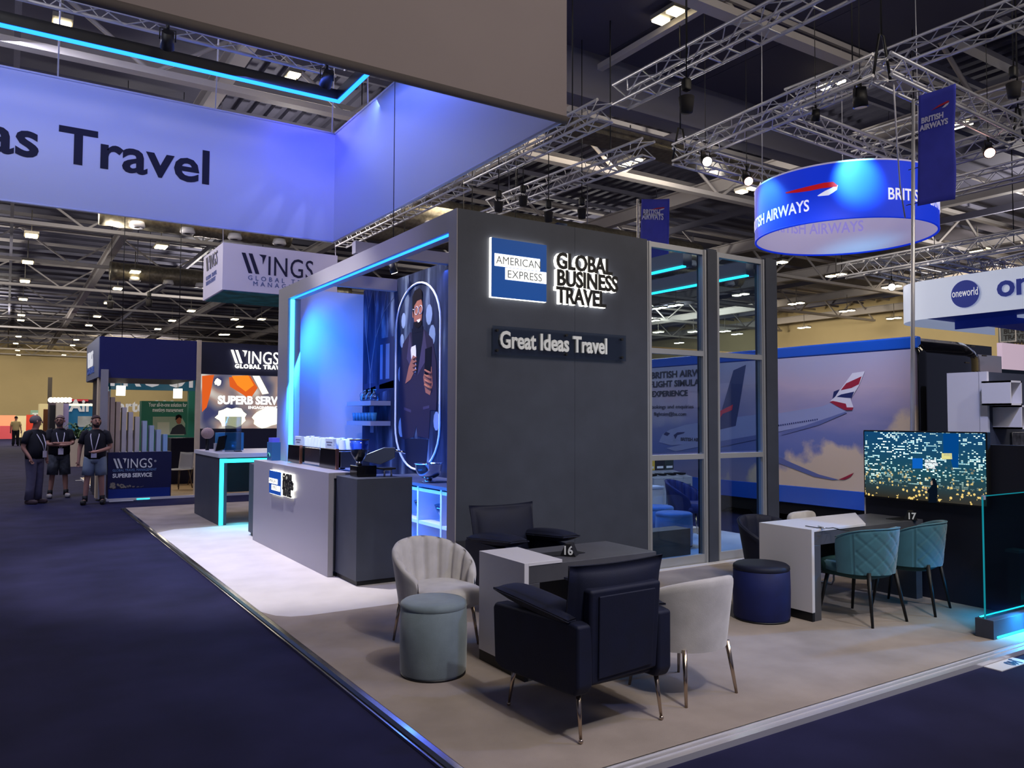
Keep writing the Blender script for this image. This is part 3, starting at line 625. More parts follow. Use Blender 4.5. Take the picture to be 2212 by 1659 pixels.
def armchair(loc, rz, label):
    t = thing('armchair', loc, label, 'armchair', 'navy velvet armchairs', rz)
    w = .345
    LM().box((-w+.09, -.30, .27), (w-.09, .36, .40)).build('seat_frame', M_navy, t, bevel=.02, bseg=3)
    for s in (-1, 1):
        b = LM(); b.prism([(-.36, .30), (-.33, .25), (.36, .22), (.43, .25), (.45, .57), (.43, .60), (-.30, .63), (-.36, .62)], ((s*w - (.105 if s > 0 else 0), 0, 0), (0, 1, 0), (0, 0, 1)), .105)
        b.build('armrest', M_navy, t, bevel=.02, bseg=3)
        b = LM(); b.xf = Matrix.Translation((s*(w-.075), .06, .662)) @ Matrix.Rotation(math.radians(4), 4, 'X'); pillow(b, .088, .35, .05); b.build('arm_pillow', M_navy, t)
    b = LM(); b.prism([(-.24, .31), (.25, .29), (.27, .80), (-.25, .80)], ((0, -.33, 0), (-1, 0, 0), (0, -.06, 1)), .075); b.build('back_frame', M_navy, t, bevel=.02, bseg=3)
    b = LM(); b.prism([(-.19, .34), (.20, .325), (.215, .765), (-.195, .765)], ((0, -.341, 0), (-1, 0, 0), (0, -.06, 1)), .012); b.build('back_panel', M_navy, t, bevel=.010, bseg=3)
    b = LM(); b.xf = Matrix.Translation((0, -.24, .66)) @ Matrix.Rotation(math.radians(10), 4, 'X')
    b.xf = b.xf @ Matrix.Rotation(math.radians(90), 4, 'X'); pillow(b, .335, .26, .085)
    b.build('back_pillow', M_navy, t)
    b = LM(); b.sup((0, .05, .44), (w-.10, .33, .075), .5, .3); b.build('seat_cushion', M_navy, t)
    for sx in (-1, 1):
        for sy in (-1, 1):
            b = LM(); leg(b, (sx*(w-.06), .29 if sy > 0 else -.29, .27), (sx*(w-.05), .345 if sy > 0 else -.325, .012), .015, .008, .013); b.build('leg', M_brass, t)
    return t
armchair((2.87, 3.70, PF), math.radians(2), 'navy velvet armchair with its back to the viewer, nearest on the stand')
armchair((3.86, 5.92, PF), math.radians(181), 'navy velvet armchair against the slate tower, behind the table marked 16')
# tables
def table(name, loc, label, x0, x1, y0, y1, cap, zt=.78):
    t = thing(name, loc, label, 'table')
    PART('table_frame', M_slate2, t, lambda b: b.box((x0+.035, y0, zt-.115), (x1, y1, zt)).box((x0+.035, y0, PF), (x0+.125, y1, zt-.115)), bevel=.003)
    box('table_leg', M_slate2, t, (x1-.1, y0+.02, PF), (x1, y1-.02, zt-.115))
    box('modesty_panel', M_black, t, (x0+.125, y1-.1, .34), (x1-.1, y1-.06, zt-.115))
    box('plinth', M_black, t, (x0+.005, y0+.0, PF), (x0+.034, y1, PF+.075))
    PART('white_cap', M_white, t, lambda b: (b.prism(cap, ((0, 0, zt+.0005), EX, EY), .022), b.box((x0, y0-.004, PF+.075), (x0+.035, y1, zt+.0225))), bevel=.002)
    return t
table('meeting_table', (3.3, 4.6, PF), 'dark table with white lacquer end, number 16 on it, between the navy armchairs', 2.865, 4.02, 4.33, 4.91,
      [(2.9, 4.326), (3.17, 4.326), (3.19, 4.91), (2.9, 4.91)])
table('meeting_table', (6.6, 4.6, PF), 'table with a long white slanted top panel beside the teal quilted chairs', 5.76, 7.44, 4.31, 4.86,
      [(5.795, 4.306), (6.52, 4.306), (7.19, 4.86), (5.795, 4.86)], .79)
M_numw = mat('number_white', (235, 238, 240), 0.5)
def number(p, txt, label):
    t = thing('table_number', p, label, 'table number'); x, y, z = p
    b = MB(); b.prism([(-.055, 0), (.055, 0), (.02, .085), (-.02, .085)], ((x+.05, y-.05, z), (.62, -.78, 0), (0, 0, 1)), .09); b.build('number_stand', M_black, t)
    MB().text(txt, ((x-.021, y-.107, z+.012), (.62, -.78, 0), (0, 0, 1)), .085, .004, .002, 'CENTER', sx=.9).build('number_digits', M_numw, t)
    box('number_mat', M_black, t, (x-.12, y-.06, z-.001), (x+.17, y+.09, z+.002))
number((3.36, 4.60, .782), '16', 'black table number block 16 on the dark table')
number((7.27, 4.42, .792), '17', 'black table number block 17 at the partition end of the long table')
cb = thing('charging_cable', (6.6, 4.5, .813), 'black cable with metal clip lying on the white table top', 'cable')
MB().tube([at_z(x, y, .818) for x, y in ((1740, 1136), (1765, 1140), (1790, 1141), (1800, 1140), (1815, 1144), (1835, 1146))], .004, 6).build('cable', M_black, cb)
MB().tube([at_z(x, y, .822) for x, y in ((1768, 1137), (1781, 1141))], .008, 6).build('cable_clip', M_alu, cb)
# ------------------------------------------------------------------ coffee counter
co = thing('coffee_counter', (3.2, 9.8, PF), 'long coffee counter with grey lacquer front and small lit logo', 'counter')
box('front_panel', M_lav, co, (2.935, 8.24, PF), (2.995, 11.28, 1.15), .002)
box('counter_top', M_lav, co, (2.995, 8.24, 1.09), (3.2, 11.28, 1.15), .002)
box('counter_body', M_slate, co, (2.995, 8.28, .09), (3.63, 11.28, 1.09))
nb = thing('counter_block', (3.34, 7.95, PF), 'dark slate block at the near end of the coffee counter, carrying the grinder', 'counter')
box('block_body', M_slate, nb, (3.02, 7.64, .09), (3.635, 8.235, 1.12), .002); box('plinth', M_black, nb, (3.04, 7.67, PF), (3.6, 8.235, .09))
fb = thing('counter_block', (3.3, 11.55, PF), 'dark slate block closing the far end of the coffee counter', 'counter')
box('block_body', M_slate, fb, (3.0, 11.285, .09), (3.63, 11.78, 1.075), .002); box('plinth', M_black, fb, (3.03, 11.285, PF), (3.6, 11.75, .09))
# logo on the counter front (faces -X, reads towards the viewer)
cs = thing('counter_logo', (2.93, 9.9, .9), 'small backlit blue square logo with black lettering on the counter front', 'sign')
CXF = 2.934
def sidebox(b, y0, y1, z0, z1, d0, d1): b.box((CXF-d1, y0, z0), (CXF-d0, y1, z1))
PART('logo_glow_body', M_ledw, cs, lambda b: sidebox(b, 9.855, 10.365, .765, 1.065, 0, .03))
PART('logo_face', M_amex, cs, lambda b: sidebox(b, 9.86, 10.36, .77, 1.06, .03, .04))
PART('logo_band', glow('logo_band_glow', (255, 252, 240), 2.2), cs, lambda b: sidebox(b, 9.99, 10.36, .90, .965, .04, .044))
PART('logo_band', glow('logo_band_glow', (255, 252, 240), 2.2), cs, lambda b: sidebox(b, 9.87, 10.24, .82, .885, .04, .044))
PART('logo_lettering', M_bandtx, cs, lambda b: b.text('AMERICAN', fr_side(CXF-.044, 10.35, .915), .06, .002, 0))
PART('logo_lettering', M_bandtx, cs, lambda b: b.text('EXPRESS', fr_side(CXF-.044, 10.22, .835), .06, .002, 0))
for i, w in enumerate(('GLOBAL', 'BUSINESS', 'TRAVEL')):
    MB().text(w, fr_side(CXF, 9.80, .965-.09*i), .125, .026, .009, sx=.82).build('letter_glow', M_ledw, cs)
    MB().text(w, fr_side(CXF-.026, 9.80, .967-.09*i), .125, .010, .006, sx=.82).build('letter_face', M_black, cs)
# coffee machine
M_copper = mat('copper_trim', (214, 150, 120), 0.25, 1.0); M_brush = mat('brushed_steel', (150, 158, 172), 0.25, 1.0)
cm = thing('coffee_machine', (3.4, 9.6, 1.15), 'wide espresso machine with black and chrome back panels on the counter', 'coffee machine')
box('machine_body', M_brush, cm, (3.22, 8.66, 1.17), (3.58, 10.52, 1.36), .01)
for y in (8.8, 10.4):
    MB().cyl((3.3, y, 1.15), (3.3, y, 1.18), .03, n=12).build('machine_foot', M_black, cm)
PART('back_panel', M_blacks, cm, lambda b: b.prism([(-10.50, 1.155), (-9.98, 1.155), (-10.0, 1.385), (-10.48, 1.385)], ((3.20, 0, 0), (0, -1, 0), (0, 0, 1)), .03), bevel=.006)
PART('back_panel', M_chrome, cm, lambda b: b.prism([(-9.86, 1.17), (-9.26, 1.17), (-9.28, 1.37), (-9.84, 1.37)], ((3.21, 0, 0), (0, -1, 0), (0, 0, 1)), .02), bevel=.004)
PART('back_panel', M_blacks, cm, lambda b: b.prism([(-9.24, 1.155), (-8.68, 1.155), (-8.66, 1.385), (-9.20, 1.385)], ((3.20, 0, 0), (0, -1, 0), (0, 0, 1)), .03), bevel=.006)
for y in (9.955, 8.645): box('copper_trim', M_copper, cm, (3.160, y, 1.155), (3.198, y+.022, 1.39), .004)
box('cup_tray', M_brush, cm, (3.24, 8.68, 1.36), (3.58, 10.5, 1.375))
M_cup = mat('paper_cup', (196, 214, 236), 0.6)
random.seed(3)
for r_, x in enumerate((3.28, 3.38, 3.48)):
    for k in range(14):
        y = 8.76+.125*k+.02*r_; h = .11+random.choice((0, .0, .012))
        t = MB().lathe([(.0, h), (.030, h), (.033, h-.004), (.043, .004), (.045, .0), (.040, 0), (.03, h-.008)], (x, y, 1.375), 14).build('paper_cup', M_cup, None)
        tag(t, 'upturned pale paper cup in the rows on top of the espresso machine', 'cup', 'paper cups on the espresso machine')
for y, lab in ((10.15, 'pale cup pack with printed line, left on the espresso machine'), (8.98, 'pale cup pack with printed line, right on the espresso machine')):
    t = thing('cup_pack', (3.24, y, 1.376), lab, 'pack'); box('pack_body', M_cup, t, (3.2, y-.14, 1.376), (3.236, y+.14, 1.50), .006)
    PART('pack_print', mat('grey_print', (110, 116, 140), 0.6), t, lambda b: b.box((3.198, y-.10, 1.45), (3.2, y+.10, 1.462)).box((3.198, y-.07, 1.42), (3.2, y+.07, 1.432)))
# grinder
gr = thing('coffee_grinder', (3.22, 7.95, 1.12), 'coffee grinder with clear hopper of beans on the near dark block', 'grinder')
GX, GY = 3.19, 8.02
box('grinder_body', M_blacks, gr, (GX-.07, GY-.13, 1.12), (GX+.15, GY+.09, 1.24), .012)
MB().cyl((GX, GY, 1.24), (GX, GY, 1.28), .032, n=16).build('hopper_neck', M_chrome, gr)
MB().lathe([(.03, 1.275), (.05, 1.30), (.085, 1.36), (.10, 1.45), (.102, 1.505), (.098, 1.505), (.094, 1.45), (.03, 1.285)], (GX, GY, 0), 28).build('bean_hopper', glass('hopper_plastic', (200, 220, 250), .12), gr)
MB().lathe([(0, 1.28), (.032, 1.285), (.075, 1.355), (.088, 1.395), (.05, 1.405), (0, 1.40)], (GX, GY, 0), 24).build('coffee_beans', mat('coffee_beans', (22, 14, 14), 0.6, bump=0.8, bscale=120), gr)
MB().lathe([(.104, 1.503), (.106, 1.512), (0, 1.516)], (GX, GY, 0), 28).build('hopper_lid', M_black, gr)
PART('grinder_spout', M_brush, gr, lambda b: b.prism([(.03, .17), (.06, .24), (.24, .31), (.36, .31), (.36, .2), (.2, .13)], ((GX, GY-.06, 1.12), (.9, -.43, 0), (0, 0, 1)), .08), bevel=.008)
MB().tube([(GX+.30, GY-.2, 1.40), (GX+.38, GY-.24, 1.385), (GX+.42, GY-.26, 1.37)], .012, 8).build('grinder_lever', M_chrome, gr)
t = thing('knock_box', (3.42, 7.85, 1.12), 'small chrome knock-out holder beside the coffee grinder', 'holder')
MB().tube([(3.40, 7.83, 1.12), (3.40, 7.83, 1.19), (3.48, 7.83, 1.19), (3.48, 7.83, 1.12)], .012, 8).build('holder_frame', M_chrome, t)
box('holder_tray', M_black, t, (3.36, 7.8, 1.195), (3.52, 7.95, 1.215), .005)
t = thing('leaflet_holder', (3.13, 11.05, 1.15), 'blue leaflet holder standing at the far end of the counter', 'holder')
box('holder_back', mat('leaflet_blue', (40, 96, 150), 0.5), t, (3.08, 10.92, 1.15), (3.2, 11.16, 1.40)); box('holder_top', mat('leaflet_violet', (90, 96, 220), 0.5), t, (3.09, 10.94, 1.40), (3.19, 11.12, 1.46))
MB().tube([(3.07, 11.04+.06*math.cos(a), 1.2+.05*math.sin(a)) for a in [PI*i/8 for i in range(9)]], .008, 6).build('printed_arc', mat('leaflet_green', (90, 190, 170), 0.5), t)
# ------------------------------------------------------------------ shelves, low cabinet
def shelf(z, label):
    t = tag(box('wall_shelf', M_lav, None, (4.67, 11.3, z-.07), (XW, 12.3, z), .002), label, 'shelf', 'wall shelves by the photo wall'); return t
shelf(2.0, 'upper small wall shelf carrying three glass jugs'); shelf(1.69, 'lower small wall shelf carrying a row of tumblers')
M_gl = glass('drinking_glass', (170, 214, 235), .18, .05); M_tum = mat('teal_tumbler', (70, 140, 170), 0.15, alpha=0.75)
for k in range(3):
    y = 11.42+.2*k
    t = thing('glass_jug', (4.78, y, 2.0), ('glass jug at the near end of the upper shelf', 'middle glass jug of the three on the upper shelf', 'glass jug farthest along the upper shelf')[k], 'jug', 'glass jugs on the upper shelf')
    MB().lathe([(0, 0), (.055, .0), (.075, .03), (.06, .09), (.022, .13), (.022, .17), (.03, .185)], (4.78, y, 2.0), 20).build('jug_body', M_gl, t)
    MB().tube([(4.72, y-.02, 2.14), (4.69, y-.03, 2.1), (4.70, y-.02, 2.06)], .006, 6).build('jug_handle', M_gl, t)
for k in range(7):
    y = 11.38+.13*k
    t = MB().lathe([(0, 0), (.032, 0), (.048, .13), (.045, .13), (.03, .008), (0, .008)], (4.76, y, 1.69), 16).build('tumbler', M_tum, None)
    tag(t, 'teal tumbler in the row on the lower wall shelf', 'tumbler', 'tumblers on the lower shelf')
MZ = 0
cab = thing('low_cabinet', (4.65, 9.0, PF), 'low cabinet with dark worktop and open white cubbies under the photo wall', 'cabinet')
box('worktop', M_slate, cab, (4.31, 7.7, .90), (4.995, 10.4, .94), .002)
for y in (7.72, 8.30, 8.92, 9.54, 10.34): box('upright', M_white, cab, (4.33, y, PF), (4.98, y+.04, .90))
for z in (.06, .46, .86): box('cubby_shelf', M_white, cab, (4.335, 7.76, z-.02), (4.98, 10.34, z+.02))
box('cabinet_back', M_white, cab, (4.97, 7.76, .08), (4.985, 10.34, .84))
for y, z, lab in ((8.62, .48, 'clear glass bowl leaning in the cubby under the silver bucket'), (9.2, .48, 'glass bowl in the cubby beside the counter block')):
    t = MB().lathe([(0, 0), (.06, .004), (.16, .1), (.2, .2), (.195, .2), (.15, .11), (.05, .012), (0, .012)], (4.62, y, z+.002), 24).build('glass_bowl', M_gl, None); tag(t, lab, 'bowl')
bk = thing('ice_bucket', (4.47, 8.92, .94), 'polished silver bucket on a foot standing on the low cabinet', 'bucket')
MB().lathe([(0, .05), (.08, .055), (.14, .09), (.165, .16), (.175, .225), (.185, .235), (.178, .243), (.165, .235), (.15, .16), (0, .09)], (4.47, 8.92, .94), 32).build('bucket_bowl', M_chrome, bk)
MB().lathe([(0, 0), (.085, 0), (.085, .012), (.045, .025), (.045, .055), (0, .055)], (4.47, 8.92, .94), 28).build('bucket_foot', M_chrome, bk)
# dark low bench and white block seen through the glass
tag(box('low_bench', M_slate2, None, (6.18, 6.96, PF), (7.02, 7.22, .42), .003), 'dark low block standing close behind the left glass bay', 'block')
t = thing('white_table_block', (8.05, 8.9, PF), 'white block table lit deep blue behind the left glass bay', 'table')
box('block_body', M_white, t, (7.5, 8.85, PF), (8.35, 9.4, .70)); box('block_top', M_white, t, (7.48, 8.83, .70), (8.37, 9.42, .73), .002)
t = tag(MB().sup((7.68, 9.05, .832), (.14, .12, .10), .9, .9).build('table_lamp', mat('lamp_shade', (200, 220, 240), 0.5), None), 'round pale lamp on the white block table', 'lamp')
# ------------------------------------------------------------------ welcome desk at the far end
wd = thing('welcome_desk', (3.5, 14.0, PF), 'dark welcome desk outlined by a cyan light line, far end of the stand', 'desk')
box('desk_side', M_slate, wd, (2.86, 13.05, PF), (2.98, 14.93, 1.10)); box('desk_top', M_white, wd, (2.84, 13.03, 1.10), (4.9, 14.95, 1.165), .003)
box('desk_side', M_slate, wd, (4.75, 13.05, PF), (4.87, 14.93, 1.10)); box('desk_back', M_slate, wd, (2.98, 14.2, .45), (4.75, 14.26, 1.10))
PART('led_strip', M_ledc, wd, lambda b: b.box((2.865, 13.028, PF), (2.925, 13.05, 1.02))); PART('led_strip', M_ledc, wd, lambda b: b.box((2.865, 13.028, 1.02), (3.72, 13.05, 1.08)))
light('AREA', 'led_and_fill_wash', (3.2, 12.95, .6), (3.0, 12.0, 0), (0.03, .65, .9), 9, .2, 1.0)
st = thing('bar_stool', (3.72, 13.6, PF), 'black bar stool on a round foot under the welcome desk', 'stool')
LM().lathe([(0, 0), (.19, 0), (.19, .01), (.05, .03), (0, .035)], n=28).build('stool_foot', M_black, st); LM().cyl((0, 0, .03), (0, 0, .68), .025, n=12).build('stool_column', M_black, st)
LM().sup((0, 0, .71), (.19, .19, .05), .5, .9).build('stool_seat', M_black, st); LM().tube([(.14*math.cos(a), .14*math.sin(a), .3) for a in [2*PI*i/16 for i in range(16)]], .008, 6, True).build('foot_ring', M_black, st)
t = thing('sneeze_guard', (3.25, 13.6, 1.165), 'upright clear plastic screen on the welcome desk', 'screen')
p0, p1 = at_y(487, 900, 13.7), at_y(522, 900, 13.7)
PART('screen_sheet', glass('screen_plastic', (190, 196, 190), .12, .05), t, lambda b: b.box((p0.x, 13.7, 1.165), (p1.x, 13.71, p0.z)))
PART('screen_foot', M_black, t, lambda b: b.box((p1.x-.1, 13.63, 1.165), (p1.x, 13.78, 1.18)))
t = thing('tablet', (3.05, 13.9, 1.165), 'tablet tilted on a stand at the left of the welcome desk', 'tablet')
PART('tablet_body', M_blacks, t, lambda b: b.prism([(0, 0), (.14, .03), (.19, .27), (.05, .24)], ((2.98, 13.9, 1.17), (.96, -.28, 0), (0, .1, 1)), .015)); box('tablet_stand', M_alu, t, (2.98, 13.95, 1.165), (3.1, 14.05, 1.3))
t = tag(box('display_box', mat('cyan_box', (40, 130, 190), 0.5), None, (3.12, 14.35, 1.165), (3.55, 14.6, 1.47)), 'bright blue display box behind the tablet on the welcome desk', 'box')
t = thing('flower_vase', (2.95, 14.5, 1.165), 'dark vase with a pale round flower head on the welcome desk', 'vase')
MB().lathe([(0, 0), (.03, 0), (.03, .2), (.025, .22), (0, .22)], (2.97, 14.5, 1.165), 14).build('vase_body', M_black, t); MB().ball((2.97, 14.5, 1.46), (.11, .11, .1)).build('flower_head', mat('pampas', (190, 160, 150), 0.9, bump=1.0, bscale=60), t); MB().cyl((2.97, 14.5, 1.36), (2.97, 14.5, 1.42), .01, n=6).build('flower_stem', M_black, t)
t = tag(box('card_holder', M_black, None, (3.75, 13.3, 1.165), (3.88, 13.38, 1.235)), 'small black card holder on the front of the welcome desk top', 'holder')
# ================================================================== RIGGING AND HANGING SIGNS
def zig(b, a0, a1, c0, c1, n, r):
    """continuous lacing tube between two parallel chords a and c"""
    pts = []
    for i in range(2*n+1):
        k = i/(2*n); pts.append((Vector(a0).lerp(Vector(a1), k)) if i % 2 == 0 else (Vector(c0).lerp(Vector(c1), k)))
    b.tube(pts, r, 5)
def truss_part(p0, p1, parent, w=.29, r=.025, rb=.011, step=.5, h=None, rungs=False, world=True):
    """square truss; p0,p1 centre line; adds 4 chords and 4 lacings to parent"""
    h = h or w
    p0 = Vector(p0); p1 = Vector(p1); d = (p1-p0); L = d.length; d.normalize(); s = d.cross(EZ).normalized()*w/2; u = EZ*h/2; n = max(1, int(round(L/(2*step)*1.6)))
    cs = [(p0+a*s+c*u, p1+a*s+c*u) for a, c in ((-1, -1), (1, -1), (1, 1), (-1, 1))]
    for a, c in cs: MB().cyl(a, c, r, n=8).build('chord', M_alu, parent)
    for i in range(4):
        (a0, a1), (c0, c1) = cs[i], cs[(i+1) % 4]
        b = MB()
        if rungs and i == 0:
            m = n*2; pts = []
            for k in range(m+1):
                t_ = k/m; pa, pc = a0.lerp(a1, t_), c0.lerp(c1, t_); pts += [pa, pc] if k % 2 == 0 else [pc, pa]
            b.tube(pts, rb*1.5, 6)
        else: zig(b, a0, a1, c0, c1, n, rb)
        b.build('lacing', M_alu, parent)
def truss(p0, p1, label, group=None, **k):
    t = thing('truss', p0, label, 'truss', group); truss_part(p0, p1, t, **k)
    for f in (.2, .8):
        q = Vector(p0).lerp(Vector(p1), f); MB().cyl((q.x, q.y, q.z+.12), (q.x, q.y, DECK-.01), .012, n=6).build('hanger_cable', M_black, t)
    return t
# ---- square truss over the lorry
TZ = 6.58
sq = thing('square_truss', (9.95, 6.2, TZ), 'square aluminium truss carrying the round blue hanging ring', 'truss')
def section(p0, p1):
    e = bpy.data.objects.new('truss_section', None); COL.objects.link(e); e.parent = sq; e.location = Vector(p0)-sq.location
    truss_part(p0, p1, e, w=.30, r=.026)
A_, B_, C_, D_ = (10.0, 6.28, TZ), (10.25, 10.4, TZ), (14.35, 6.5, TZ), (14.6, 10.6, TZ)
section(A_, B_); section(A_, C_); section(B_, D_); section(C_, D_); section((10.27, 8.2, TZ), (14.4, 8.4, TZ))
truss((7.86, 2.2, 6.66), (7.80, 9.15, 6.66), 'long ladder truss at the top, nearest above the tower', None, rungs=True, w=.30)
truss((7.82, 9.55, 6.58), (7.75, 13.7, 6.58), 'middle ladder truss running behind the big grey banner', None, rungs=True, w=.30)
truss((7.72, 13.9, 6.55), (7.60, 20.6, 6.55), 'far ladder truss ending above the white box sign', None, rungs=True, w=.30)
truss((9.42, 10.3, 6.5), (9.15, 15.2, 6.5), 'ladder truss leading off the corner of the square truss', None, rungs=True, w=.30)
truss((9.6, 15.6, 6.5), (9.3, 21.5, 6.5), 'short truss just above the tower top, farther back', None, rungs=True, w=.30)
truss((11.3, 16.6, 6.5), (11.1, 21.0, 6.5), 'truss above the tower top, beside the foil duct', None, rungs=True, w=.30)
truss((11.8, 3.0, 7.4), (11.6, 9.0, 7.4), 'truss at the top right, passing behind the square truss', None, w=.32)
truss((14.6, 3.6, 7.3), (14.4, 9.6, 7.3), 'truss beyond the square truss, right of the large flag', None, w=.32)
truss((16.5, 4.5, 6.6), (16.6, 11, 6.6), 'faint truss behind the large blue flag', None, w=.32)
ow = thing('overhead_truss', at_z(1815, 585, 6.3), 'truss frame above the white hanging sign at the far right', 'truss')
truss_part(at_z(1818, 586, 6.3), at_z(2230, 512, 6.3), ow, w=.4, r=.035, rb=.016, step=.6); truss_part(at_z(1880, 575, 6.3), at_z(2030, 606, 6.3), ow, w=.4, r=.035, rb=.016, step=.6)
truss_part(at_z(2020, 552, 6.3), at_z(2215, 596, 6.3), ow, w=.4, r=.035, rb=.016, step=.6); truss_part(at_z(1990, 616, 6.3), at_z(2230, 560, 6.3), ow, w=.4, r=.035, rb=.016, step=.6)
for q_ in (at_z(1818, 586, 6.3), at_z(2190, 530, 6.3), at_z(2020, 600, 6.3)): MB().cyl(q_, (q_.x, q_.y, DECK-.01), .012, n=6).build('hanger_cable', M_black, ow)
# ---- spotlights and hoists
M_hot = glow('spot_lens_white', (255, 240, 235), 12); M_hotp = glow('spot_lens_pink', (255, 190, 170), 12)
def spot(p, aim, lens, label, s=1.0):
    s *= .8
    t = thing('spotlight', p, label, 'spotlight'); p = Vector(p); d = (Vector(aim)-p).normalized()
    MB().cyl(p-d*.16*s, p+d*.14*s, .10*s, .12*s, 16).build('lamp_can', M_black, t)
    MB().cyl(p+d*.141*s, p+d*.15*s, .10*s, n=16).build('lamp_lens', lens or M_blacks, t)
    MB().tube([p+Vector((.13*s, 0, 0)), p+Vector((.13*s, 0, .2*s)), p+Vector((-.13*s, 0, .2*s)), p+Vector((-.13*s, 0, 0))], .014*s, 6).build('yoke', M_black, t)
    MB().cyl(p+EZ*.2*s, p+EZ*.32*s, .03*s, n=8).build('clamp', M_black, t); MB().cyl(p+EZ*.3*s, (p.x, p.y, DECK-.01), .006, n=5).build('safety_cable', M_black, t)
    return t
def at_rig(px, py, z): return at_z(px, py, z)
spot(at_rig(1524, 346, 6.28), (6, 2, 1), M_hot, 'lit spotlight under the left corner of the square truss')
spot(at_rig(1613, 388, 6.28), (8, 3, 1), M_hotp, 'pinkish lit spotlight left of the round ring sign')
spot(at_rig(2135, 326, 6.28), (9, 3, 2), M_hotp, 'reddish lit spotlight right of the large flag')
spot(at_rig(1858, 212, 6.28), (11, 7, 0), None, 'dark round spotlight under the near side of the square truss', 1.1)
spot(at_rig(1762, 250, 6.28), (11, 9, 0), None, 'small dark spotlight hanging where the truss tees off', .7)
spot(at_rig(1938, 505, 6.0), (19, 9, 0), None, 'black moving spotlight under the frame above the white sign', 1.5)
spot(at_rig(1926, 619, 5.6), (8, 4, 1), M_hot, 'small bright white spotlight right of the twin floodlights over the lorry', 1.2)
spot(at_rig(849, 580, 3.95), (6, 11, 1), M_hot, 'small white spotlight above the photo wall tree print', .6)
spot(at_rig(362, 88, 7.0), (2, 14, 5), None, 'black spotlight clamped on the truss left, under the banner hem', 1.0)
spot(at_rig(706, 172, 7.0), (4, 14, 5), None, 'black spotlight at the truss corner above the light line', 1.0)
def hoist(px, py, z, top, label, s=1.0):
    s *= .62
    p = at_z(px, py, z); t = thing('chain_hoist', p, label, 'hoist'); 
    MB().cyl(p+EZ*.25*s, (p.x, p.y, DECK-.01), .010, n=6).build('hoist_chain', M_black, t)
    MB().sup(p+EZ*.32*s, (.10*s, .08*s, .14*s), .4, .5).build('hoist_body', M_black, t)
    MB().lathe([(0, -.3*s), (.13*s, -.28*s), (.17*s, .05*s), (.15*s, .06*s), (.12*s, -.2*s), (0, -.22*s)], p, 14).build('chain_bag', mat('bag_canvas', (30, 28, 32), .8), t)
    return t
hoist(1483, 215, 5.95, 6.5, 'chain hoist with canvas bag hanging from the nearest ladder truss')
hoist(2190, 185, 6.6, 7.4, 'chain hoist and bag at the top right corner')
hoist(1077, 440, 5.85, 6.5, 'leftmost black motor bag above the slate tower', .9); hoist(1130, 428, 6.05, 6.6, 'second black motor bag above the slate tower', .9)
hoist(1185, 462, 5.7, 6.5, 'black motor bag low behind the tower edge', .9); hoist(1257, 455, 5.8, 6.6, 'rightmost black motor bag above the slate tower', .9)
hoist(238, 655, 6.6, 9.0, 'small dark hoist hanging in the far left ceiling', 1.3); hoist(322, 650, 6.6, 9.0, 'dark hoist on slings left of the white box sign', 1.3)
def sling(px, py, z, label):
    p = at_z(px, py, z); t = thing('truss_sling', p, label, 'sling')
    MB().tube([p+Vector((-.2, 0, -.16)), p+Vector((-.05, 0, .45)), p+Vector((.05, 0, .45)), p+Vector((.2, 0, -.16))], .02, 6).build('sling_strap', M_black, t)
    MB().cyl(p+EZ*.45, (p.x, p.y, DECK-.01), .014, n=6).build('sling_chain', M_black, t)
sling(1905, 145, 6.62, 'black sling lifting the near corner of the square truss'); sling(1470, 330, 6.62, 'black sling lifting the left corner of the square truss'); sling(2200, 290, 6.62, 'black sling lifting the right corner of the square truss')
t = tag(MB().tube([at_z(x, y, z) for x, y, z in ((1930, 178, 6.4), (1936, 280, 5.9), (1944, 400, 5.3), (1955, 470, 4.9))], .012, 6).build('power_cable', M_white, None), 'pale cable hanging from the square truss past the ring', 'cable')
# ---- big square fabric banner ring with inner light line
BX1, BY0, BY1, BZ = 5.08, 6.93, 14.13, 5.0; BH = 2.05; BX0 = -5.3
M_fabo = mat('banner_grey_fabric', (148, 138, 142), .85, noise=.05, nscale=.6); M_fabi = mat('banner_white_fabric', (206, 208, 222), .8); M_hem = mat('banner_hem', (88, 82, 84), .8)
bn = thing('hanging_banner_ring', (0, 10.5, BZ), 'huge square hanging fabric ring reading Great Ideas Travel inside', 'banner')
box('banner_side', M_fabo, bn, (BX0, BY0-.03, BZ+.03), (BX1+.03, BY0, BZ+BH)); MB().cyl((BX0, BY0-.02, BZ+.02), (BX1+.03, BY0-.02, BZ+.02), .045, n=12).build('banner_hem', M_hem, bn)
box('banner_side', M_fabi, bn, (BX1-.02, BY0, BZ), (BX1+.02, BY1, BZ+BH)); box('banner_side', M_fabi, bn, (BX0, BY1-.02, BZ), (BX1-.02, BY1+.02, BZ+BH)); box('banner_side', M_fabi, bn, (BX0-.02, BY0, BZ), (BX0+.02, BY1, BZ+BH))
for a, c in (((BX0, BY1-.03, BZ+BH), (BX1, BY1-.03, BZ+BH)), ((BX1-.03, BY0, BZ+BH), (BX1-.03, BY1, BZ+BH)), ((BX0, BY1-.03, BZ), (BX1, BY1-.03, BZ)), ((BX1-.03, BY0, BZ), (BX1-.03, BY1, BZ))):
    MB().cyl(a, c, .018, n=8).build('banner_rail', M_fabi, bn)
vs_, _ = text_mesh('Great Ideas Travel', .004, .02, 'RIGHT', 1.0, 0, 4)
wT = at_y(457, 360, BY1).x - at_y(133, 300, BY1).x
vt_, _ = text_mesh('Travel', .004, .02, 'RIGHT', 1.0, 0, 4); tw = max(p[0] for p in vt_)-min(p[0] for p in vt_)
lh = at_y(449, 325, BY1-.05).z - at_y(449, 396, BY1-.05).z; lz = at_y(449, 396, BY1-.05).z
